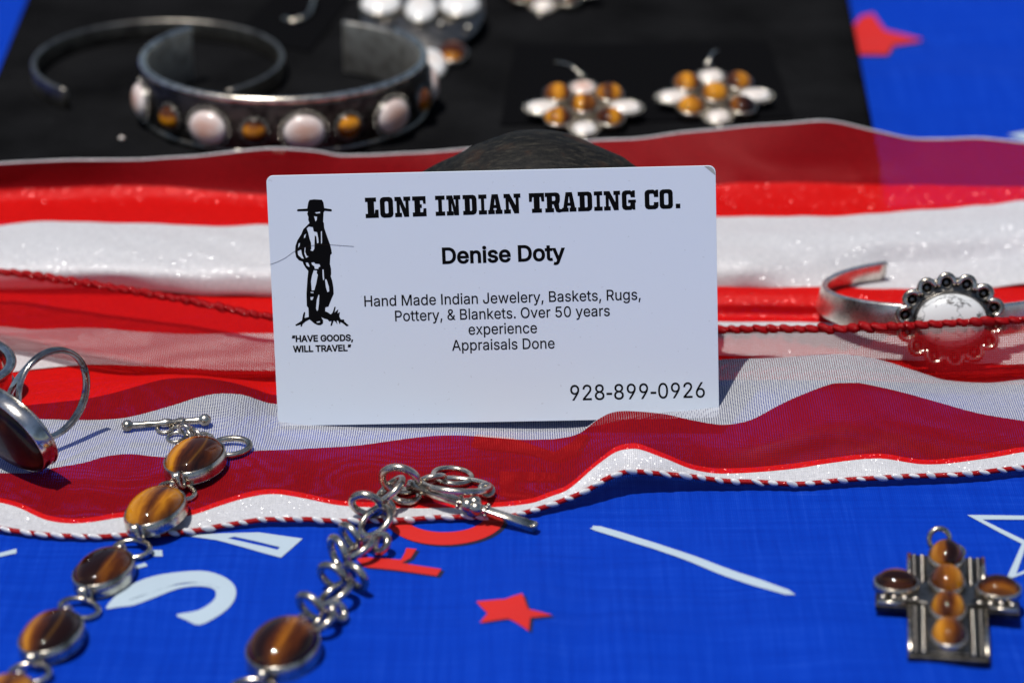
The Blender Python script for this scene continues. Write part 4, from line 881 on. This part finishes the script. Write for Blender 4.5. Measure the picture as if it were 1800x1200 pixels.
# clasp: bar with ball ends and small rings
a, b = above(224,748,1.25), above(360,738,1.3)
L = (b-a).length; Mb = framex(a-O, b-a, (0,0,1))
prof = [(None, -1.25)]
tb = part('toggle_bar', 1, lambda: (lambda VF: ([Vector((v.z, v.x, v.y)) for v in VF[0]], VF[1]))(lathe([(None, -1.2)]+[(1.2*math.sin(R(t)), -1.2*math.cos(R(t))) for t in range(18, 150, 16)]+[(0.72, 1.3), (0.66, 2.6), (0.62, L/2-1.2), (0.85, L/2-.6), (0.85, L/2+.6), (0.62, L/2+1.2), (0.68, L-2.6), (0.75, L-1.3)]+[(1.25*math.sin(R(t)), L-1.25*math.cos(R(t))) for t in range(38, 176, 16)]+[(None, L+1.25)], 0, 0, 20)), SILVER, BR, Mb)
for (cx, cy, A, ang, ratio, side, lift, wr) in ((291,752,18,6,.55,1,1.6,.36), (311,744,17,28,.40,1,2.2,.34), (310,768,19,8,.50,1,.5,.36), (328,757,18,-35,.50,-1,1.4,.36), (341,763,20,-50,.25,1,1.2,.38), (352,766,22,-42,.20,-1,1.1,.38), (366,772,20,-38,.35,1,.9,.36)):
    p = hit(cx, cy); imgring(BR, O, cx, cy, A, ang, ratio, side, depth_of(p)-lift*0.5, wr)
p = above(404, 785, 1.0); part('jump_ring', 2, lambda: ring(3.9, 3.0, 0.62), SILVER, BR, frame(p-O, (1, .25, 0), (0, -.1, 1)))

# second bracelet: curb chain, decorated bar clasp, one big oval stone
p = hit(500, 1160); O = p
B2r = thing('chain_bracelet', "silver double link chain bracelet with ornate bar clasp and one big tiger's eye", 'bracelet', O)
ax = Vector((0.30, 0.95, 0)).normalized()
M = frame(Vector((0, 0, .3)), ax, (-.06, -.02, 1))
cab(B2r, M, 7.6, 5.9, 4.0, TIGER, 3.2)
part('end_bead', 1.0, lambda: sphere(1.0), SILVER, B2r, M @ T(-9.0, 0.2, 2.4))
part('soldered_loop', 3, lambda: ring(1.3, 1.6, 0.45, 20), SILVER, B2r, M @ T(8.8, -.4, 1.8) @ Matrix.Rotation(R(70), 4, 'X'))
part('jump_ring', 3, lambda: ring(2.9, 3.8, 0.6), SILVER, B2r, M @ T(-11.5, 1.0, 1.0))
links = [(735,95,140,-15,.68,-1), (660,165,128,42,.24,1), (500,265,120,-15,.65,-1), (562,385,135,42,.58,1), (388,492,112,-55,.45,-1), (445,575,125,33,.22,1), (600,540,82,60,.6,1),
         (302,610,130,-70,.42,-1), (418,770,112,-52,.55,-1), (265,775,120,-40,.62,-1), (280,890,140,35,.26,1), (110,988,122,-45,.56,-1), (300,1020,82,-60,.5,1), (190,1090,112,40,.26,1), (640,280,70,-50,.6,1),]
for (x, y, A, ang, ratio, side) in links:
    cx, cy = 520+x/4, 820+y/4; p = hit(cx, cy); imgring(B2r, O, cx, cy, A/4*1.12, ang, ratio, side, depth_of(p)-1.1, 0.72)
for (x, y, A, ang, ratio, side, lift) in ((880,345,178,-6,.36,1,2.2), (720,370,120,12,.25,-1,1.0), (910,415,290,-4,.14,1,2.4), (1150,455,75,-30,.75,1,1.6), (510,500,130,-5,.42,1,.6)):
    cx, cy = 600+x/4.5, 760+y/4.5; p = hit(cx, cy); imgring(B2r, O, cx, cy, A/4.5, ang, ratio, side, depth_of(p)-lift*.6, 0.62)
a, b = above(720,852,3.6), above(940,926,1.3)
# keep the bar clear of the cloth along its length
need = max(ground(a.x+(b.x-a.x)*t, a.y+(b.y-a.y)*t)+0.8-(a.z+(b.z-a.z)*t) for t in [i/10 for i in range(11)])
if need > 0: a.z += need; b.z += need*0.3
L = (b-a).length; d = (b-a).normalized(); Mb = framex(a-O, d, (0, -.4, .9))
bar = part('toggle_bar', 2, lambda: sweep([Vector((t, 0, 0)) for t in (0, L*.25, L*.5, L*.75, L)], rrect(1.75, 1.55, .4, 3), False, (0, 0, 1), [1.15, .95, .92, .95, 1.15]), SILVER, B2r, Mb)
for t in (0.0, 1.0):
    part('bar_end_cap', 1, lambda: (lambda VF: ([Vector((v.z, v.x, v.y)) for v in VF[0]], VF[1]))(lathe([(None, -.5), (.9, -.45), (1.15, 0), (.9, .45), (None, .5)], 0, 0, 16)), SILVER, bar, T(L*t, 0, 0))
    part('end_ball', 1, lambda: sphere(.5), SILVER, bar, T(L*t, -.45, .75))
for t in (.40, .62):
    for k in range(8):
        an = R(45*k); part('collar_bead', 1, lambda: sphere(.36, 10, 6), SILVER, bar, T(L*t, 1.15*math.cos(an), 1.15*math.sin(an)))
for dx, dy, dz in ((-.9, -.5, .5), (.75, -.6, .45), (0, .7, .2), (0, -.3, -.7)):
    part('centre_ball', 1, lambda: sphere(1.45), SILVER, bar, T(L*.51+dx, dy, dz))

# ------------------------------------------------------------------ rings at the left edge
def ringobj(label, O, yaw, roll, ra, sa, sb, zr=9.3):
    """finger ring: loop in local xz, stone on -x; rolled so the stone lies low"""
    M = Matrix.Translation(O) @ Matrix.Rotation(R(yaw), 4, 'Z') @ Matrix.Rotation(R(roll), 4, 'Y')
    o = thing('finger_ring', label, 'ring', M=M)
    n = 44
    for s in (-1, 1):           # band forks into two arms towards the stone
        pts, ups, sc = [], [], []
        for i in range(n+1):
            t = 2*math.pi*i/n*0.5*0.93; a = t                      # from the back of the loop to the stone, one half
            f = max(0, (a-2.0)/0.92)
            pass
    def half(sgn, fork):
        pts, ups = [], []
        for i in range(23):
            a = math.pi*i/22*0.93; f = max(0.0, (a-1.85)/1.07)**1.3
            pts.append(Vector((ra*math.cos(a)*1.0, fork*f*2.6, sgn*ra*math.sin(a)))); ups.append(Vector((math.cos(a), 0, sgn*math.sin(a))))
        return sweep(pts, rrect(1.6, 1.15, .45, 3), False, ups, [1.0]*10+[0.97-.022*k for k in range(13)])
    for sgn in (1, -1):
        for fork in (1, -1): mk('band', half(sgn, fork), POLISH, o)
    M2 = Matrix.Translation((-ra-.2, 0, 0)) @ Matrix.Rotation(R(-90), 4, 'Y') @ Matrix.Rotation(R(90), 4, 'Z')
    B = cab(o, M2, sa, sb, 2.6, GEM, 3.4, POLISH)
    mk('rim_wire', tube(ellipse(sa+.35, sb+.35, 48, 0.3), 0.35, True, 8), SILVER, B)
    settle(o); return o
ringobj('polished silver ring with a split band and large oval dark brown stone', Vector((-86.0, -11.5, 11.7)), 47, -19, 9.0, 11.5, 8.5)
def widering():
    c = P(-60, 676, 4.5); O = Vector((c.x, c.y, 0))
    o = thing('finger_ring', 'wide silver ring lying flat, cut off by the left edge behind the other ring', 'ring', O)
    ra = 8.8
    mk('band', lathe([(ra-.9, .3), (ra-.5, 0), (ra+.5, 0), (ra+.75, .4), (ra+.4, 1.0), (ra+.35, 5.6), (ra+.8, 6.2), (ra+.6, 6.9), (ra, 7.1), (ra-.7, 6.9), (ra-.9, 6.4), (ra-.9, .3)], 0, 0, 56), POLISH, o)
    for z in (.6, 6.4): mk('edge_wire', tube(ellipse(ra+.75, ra+.75, 56, z), .55, True, 8), SILVER, o)
    cab(o, T(-ra-.3, 0, 3.6) @ Matrix.Rotation(R(-90), 4, 'Y'), 4.6, 6.0, 2.4, GEM, 2.0, POLISH)
    o.rotation_euler = (R(6), R(5), 0); settle(o)
widering()

# ------------------------------------------------------------------ cuff with flower bezel, right
def flowercuff():
    c = hit(1672, 640); O = Vector((88.0, 33.5, 1.6)); p = P(1672, 572, 9.5)
    O = Vector((p.x, 34.5, 1.5))
    o = thing('flower_cuff', 'narrow silver cuff with scalloped white stone, half under the red corded flap', 'bracelet', O)
    rx, ry = 24.8, 18.5
    tiltM = Matrix.Rotation(R(-7), 4, 'X')
    pts, ups = [], []
    for i in range(60):
        a = R(-6-(180-20)*(i/59)*1.0)
        pts.append(Vector((rx*math.sin(a), ry-ry*math.cos(a), 8.0))); ups.append(Vector((0, 0, 1)))
    # tapering flat band, left and right halves from the stone round to the open ends
    def half(s, amax):
        pts, sc = [], []
        for i in range(40):
            a = R(amax*i/39); pts.append(Vector((s*rx*math.sin(a), ry-ry*math.cos(a), 8.0-4.2*sm(0, 150, math.degrees(a))))); sc.append(1.18-0.30*sm(0, 120, math.degrees(a)))
        pr = rrect(1.3, 6.0, .45, 3)
        ups = [(Vector((0, 0, 1))-Vector((s*math.sin(R(amax*i/39)), -math.cos(R(amax*i/39)), 0))*.22) for i in range(40)]
        V, F = sweep(pts, pr, False, ups, sc)
        return V, F
    mk('band', half(-1, 158), SATSIL, o); mk('band', half(1, 100), SATSIL, o)
    # stone setting faces the viewer, tilted up a little
    Mst = Matrix.Translation((0, -0.2, 8.6)) @ Matrix.Rotation(R(70), 4, 'X')
    a, b = 7.4, 5.7
    pl = mk('back_plate', lathe([(None, -.4), (3.0, -.4), (3.2, -.2), (3.0, .1), (None, .15)], a, b, 48), OXID, o, Mst)
    B = cab(o, Mst, a, b, 2.8, BUFFALO, 2.2, OXID)
    nsc = 14
    for k in range(nsc):
        t = 2*math.pi*(k+.5)/nsc+0.10
        x, y = (a+2.3)*math.cos(t), (b+2.3)*math.sin(t)
        X = Vector((-math.sin(t), math.cos(t), 0))
        arcp = [Vector((1.7*math.cos(R(u)), 1.9*math.sin(R(u)), 0.5)) for u in range(-10, 191, 20)]
        Ms = Mst @ frame((x-0.5*math.cos(t), y-.5*math.sin(t), 0), -X, (0, 0, 1))
        part('scallop', 1, lambda: tube(arcp, 0.62, False, 8), SILVER, o, Ms)
        part('scallop_cup', 1, lambda: lathe([(None, .18), (1.0, .16), (1.5, .2)], 0, 0, 20), OXID, o, Ms @ T(0, .3, 0))
flowercuff()

# ------------------------------------------------------------------ cross pendant
def cross():
    O = hit(1663, 1090); xdir = (P(1795, 1066, 0)-P(1540, 1052, 0)); M = frame(O+Vector((0, 0, .1)), xdir, (0.0, -.05, 1))
    o = thing('cross_pendant', "silver cross pendant set with six tiger's eye stones on the blue cloth", 'pendant', M=M)
    w, hh, aw = 7.0, 17.0, 12.6; y0, y1 = -1.5, 7.5
    pl = [(-w,-hh),(w,-hh),(w,y0),(aw,y0),(aw,y1),(w,y1),(w,hh-1),(-w,hh-1),(-w,y1),(-aw,y1),(-aw,y0),(-w,y0)]
    mk('cross_plate', prism(pl, 0, 1.3, .25), TARN, o, smooth=False)
    mk('raised_plate', prism([(-3.6,-hh+.8),(3.6,-hh+.8),(3.6,y0+1),(aw-.8,y0+2.6),(aw-.8,y1-1.6),(3.6,y1-.6),(3.6,hh-1.6),(-3.6,hh-1.6),(-3.6,y1-.6),(-aw+.8,y1-1.6),(-aw+.8,y0+2.6),(-3.6,y0+1)], 1.25, 1.7, .15), OXID, o, smooth=False)
    for x0, ya, x1, yb in ((-w+.4,-hh+.6,-w+.4,y0-.2),(w-.4,-hh+.6,w-.4,y0-.2),(-w+.4,y1+.3,-w+.4,hh-1.4),(w-.4,y1+.3,w-.4,hh-1.4),(-aw+.3,y0+.5,-w-.2,y0+.5),(w+.2,y0+.5,aw-.3,y0+.5),(-aw+.3,y1-.4,-w-.2,y1-.4),(w+.2,y1-.4,aw-.3,y1-.4)):
        mk('edge_wire', tube([(x0,ya,1.45),((x0+x1)/2,(ya+yb)/2,1.5),(x1,yb,1.45)], .48, False, 8), SILVER, o)
    for s in (-1, 1):
        for xx in (4.3, 5.7):
            for seg in ((-hh+1, y0), (y1-1, hh-2)):
                y = seg[0]
                while y < seg[1]:
                    part('wire_bead', 1, lambda: sphere(.46, 10, 6), SILVER if xx < 5 else OXID, o, T(s*xx, y, 1.6)); y += 1.05
        for k in range(4): part('row_bead', 1, lambda: sphere(.68, 12, 8), SILVER, o, T(s*(5.6+1.9*k), y0+1.7, 1.7))
        for k in range(2): part('row_bead', 1, lambda: sphere(.68, 12, 8), SILVER, o, T(s*(10.3+1.5*k), y1-1.2, 1.7))
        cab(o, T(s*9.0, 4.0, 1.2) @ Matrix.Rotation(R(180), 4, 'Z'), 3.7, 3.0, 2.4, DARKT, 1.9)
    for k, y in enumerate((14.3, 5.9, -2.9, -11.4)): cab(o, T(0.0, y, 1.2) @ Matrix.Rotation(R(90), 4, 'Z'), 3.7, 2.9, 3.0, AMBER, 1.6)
    part('bail', 1, lambda: ring(2.6, 2.2, .6, 28), SILVER, o, T(.6, 18.2, 1.0))
    part('jump_ring', 5, lambda: ring(1.9, 2.0, .5, 30), SILVER, o, T(-1.2, 19.6, 2.6) @ Matrix.Rotation(R(12), 4, 'Z') @ Matrix.Rotation(R(70), 4, 'X'))
    settle(o)
cross()

# ------------------------------------------------------------------ cuffs on the pad
def band(rx, ry, z0, h, t, a0, a1, n=70, bev=.4, taper=None):
    pts, sc = [], []
    for i in range(n):
        a = R(a0+(a1-a0)*i/(n-1)); pts.append(Vector((rx*math.sin(a), -ry*math.cos(a), z0+h/2)))
    return sweep(pts, rrect(t, h, bev, 3), False, (0, 0, 1))
def curve(rx, ry, z, a0, a1, n=70): return [Vector((rx*math.sin(R(a0+(a1-a0)*i/(n-1))), -ry*math.cos(R(a0+(a1-a0)*i/(n-1))), z)) for i in range(n)]
def plaincuff():
    c = P(286, 118, PADZ); O = Vector((c.x, 167, PADZ+.1))
    o = thing('plain_cuff', 'narrow plain silver cuff bracelet lying open on the black pad', 'bracelet', O)
    mk('band', band(30.5, 29, 0, 4.8, 1.1, -40, -322), CUFFM, o)
    mk('rim_wire', tube(curve(30.5, 29, 4.7, -40, -322), .62, False, 10), CUFFM, o)
plaincuff()
def stonecuff():
    c = P(500, 205, PADZ); O = Vector((c.x, 143.3, PADZ+.1))
    o = thing('stone_cuff', "wide silver cuff set with pink shell and tiger's eye stones", 'bracelet', O)
    rx, ry = 33.0, 29.0
    mk('band', band(rx, ry, .3, 13.4, 1.5, -133, 157, 90), CUFFB, o)
    mk('rim_wire', tube(curve(rx+.4, ry+.4, 13.7, -134, 130, 90), 1.05, False, 10), SILVER, o)
    mk('rim_wire', tube(curve(rx+.6, ry+.6, .9, -134, 130, 90), .85, False, 10), CUFFM, o)
    mk('front_panel', band(rx+.75, ry+.75, 1.2, 11.4, .5, -118, 112, 80, .15), TARN, o)
    kinds = [(-72, 'w'), (-47, 't'), (-27, 'w'), (-8, 't'), (11, 'w'), (29, 't'), (50, 'w'), (73, 't'), (93, 'w')]
    for ph, k in kinds:
        a = R(ph); n = Vector((math.sin(a)/rx, -math.cos(a)/ry, 0)).normalized(); pos = Vector((rx*math.sin(a), -ry*math.cos(a), 6.4))+n*.95
        M = frame(pos, Vector((0, 0, 1)).cross(n), n+Vector((0, 0, .04)))
        if k == 'w':
            B = cab(o, M, 4.9, 4.2, 2.4, SHELL, 1.3, OXID)
            for q in range(22):
                t = 2*math.pi*q/22; part('bezel_bead', 1, lambda: sphere(.36, 8, 6), SILVER, B, T(5.6*math.cos(t), 4.9*math.sin(t), .6))
        else:
            B = cab(o, M, 2.8, 2.8, 2.2, AMBER, 1.2, OXID)
            for q in range(14):
                t = 2*math.pi*q/14; part('bezel_bead', 1, lambda: sphere(.36, 8, 6), OXID, B, T(3.35*math.cos(t), 3.35*math.sin(t), .5))
stonecuff()

# ------------------------------------------------------------------ cross-shaped cluster earrings
def earring(label, px, py, yaw, z, tilt, sc, shellmats, hook):
    c = P(px, py, z); M = Matrix.Translation(c) @ Matrix.Rotation(R(yaw), 4, 'Z') @ Matrix.Rotation(R(tilt), 4, 'X') @ Matrix.Scale(sc, 4)
    o = thing('cluster_earring', label, 'earring', M=M, group='stone cluster earrings on the black pad')
    poly = [(0,13.5),(4,9),(9,6),(13.5,0),(9,-6),(4,-9),(0,-13.5),(-4,-9),(-9,-6),(-13.5,0),(-9,6),(-4,9)]
    mk('back_plate', prism(poly, -1.0, -.3, .15), SILVER, o, smooth=False)
    cab(o, T(0,0,-.3) @ Matrix.Rotation(R(90), 4, 'Z'), 3.6, 3.6, 3.0, AMBER, 2.1)
    for k, (x, y, rot, a, b) in enumerate(((0,9.4,0,3.4,3.0), (11.2,.3,0,4.3,2.9), (0,-9.4,0,3.2,2.8), (-11.2,.3,0,4.3,2.9))):
        B = cab(o, T(x, y, -.3), a, b, 1.5, shellmats[k], 1.0)
        for q in range(16):
            t = 2*math.pi*q/16; part('bezel_bead', 2, lambda: sphere(.42, 8, 6), SILVER, B, T((a+.7)*math.cos(t), (b+.7)*math.sin(t), .4))
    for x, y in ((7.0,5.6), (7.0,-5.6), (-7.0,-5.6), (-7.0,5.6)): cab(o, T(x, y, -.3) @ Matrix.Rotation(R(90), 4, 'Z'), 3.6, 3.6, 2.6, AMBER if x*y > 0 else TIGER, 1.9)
    for q in range(28):
        t = 2*math.pi*q/28; part('scroll_bead', 1, lambda: sphere(.5, 8, 6), OXID, o, T((10.2+1.6*math.cos(4*t))*math.cos(t), (8.6+1.6*math.cos(4*t))*math.sin(t), .2))
    for t in range(0, 360, 45):
        r = 8.9 if t % 90 else 14.6
        part('edge_ball', 1, lambda: sphere(.85, 12, 8), SILVER, o, T(r*1.18*math.cos(R(t)) if t % 90 else r*math.cos(R(t)), r*math.sin(R(t)), .3))
    part('top_ball', 1, lambda: sphere(1.0, 12, 8), SILVER, o, T(-.6, 14.2, 1.2))
    if hook: mk('ear_hook', tube([(-.6,14.2,1.2),(-2.5,17,1.8),(-5,19.5,1.4),(-7.5,21.5,.4)] if hook < 0 else [(-.6,14.2,1.2),(.5,17,1.8),(1.6,20,1.2),(3,22,.2)], .38, False, 8), SILVER, o)
earring('stone cross earring with a pink top stone, nearest the dark stone', 1026, 192, 0, PADZ+3.4, 15, .88, [SHELL, SHELLW, SHELLW, SHELLW], -1)
earring('stone cross earring with four white ovals, on the right by the pad edge', 1256, 172, 3, PADZ+3.4, 15, .88, [SHELLW]*4, 1)
earring('stone cluster earring cut by the top edge, above the dark stone', 965, -18, -12, PADZ+3.4, 15, .88, [SHELLW, SHELL, SHELLW, SHELLW], 0)

# shell brooch behind the wide cuff
def brooch():
    O = P(742, 40, PADZ+4.4); M = frame(O, (1, 0, 0), (0, -.18, 1))
    o = thing('shell_brooch', "large white shell and tiger's eye brooch behind the wide cuff", 'brooch', M=M)
    MI = M.inverted()
    mk('back_plate', lathe([(None, -.2), (0, -.2), (.4, .1), (0, .5), (None, .5)], 15.5, 22, 40), OXID, o, T(0, 6, 0))
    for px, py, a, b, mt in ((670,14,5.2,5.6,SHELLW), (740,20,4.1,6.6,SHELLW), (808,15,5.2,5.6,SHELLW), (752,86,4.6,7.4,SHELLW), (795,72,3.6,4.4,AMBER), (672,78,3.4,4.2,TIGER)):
        q = MI @ P(px, py, PADZ+6); cab(o, T(q.x, q.y, .4), a, b, 2.4, mt, 1.4)
    for px, py in ((771,94), (823,44), (702,98), (640,60), (617,6), (775,40)):
        q = MI @ P(px, py, PADZ+5.5); part('edge_ball', 2, lambda: sphere(.95, 12, 8), SILVER, o, T(q.x, q.y, 1.0))
brooch()
# loose ear hook
h = [P(552,-12,PADZ+3), P(550,8,PADZ+2.5), P(544,24,PADZ+1.6), P(530,34,PADZ+1.2), P(514,37,PADZ+1.0), P(498,33,PADZ+1.0)]
EH = thing('ear_hook', 'curved silver ear hook on the small black card', 'ear hook', h[3])
mk('hook_wire', tube([q-h[3] for q in h], .5, False, 8), SILVER, EH)
part('hook_ball', 1, lambda: sphere(.9, 12, 8), SILVER, EH, T(*(h[4]-h[3]+Vector((2, 0, .4)))))
g = P(214, 243, PADZ+.4)
GR = mk('white_crumb', sphere(.75, 10, 7, (0, 0, 0), 1, .8, .7), SHELLW, None, T(*g)); tag(GR, 'tiny white crumb on the black pad left of the wide cuff', 'crumb')
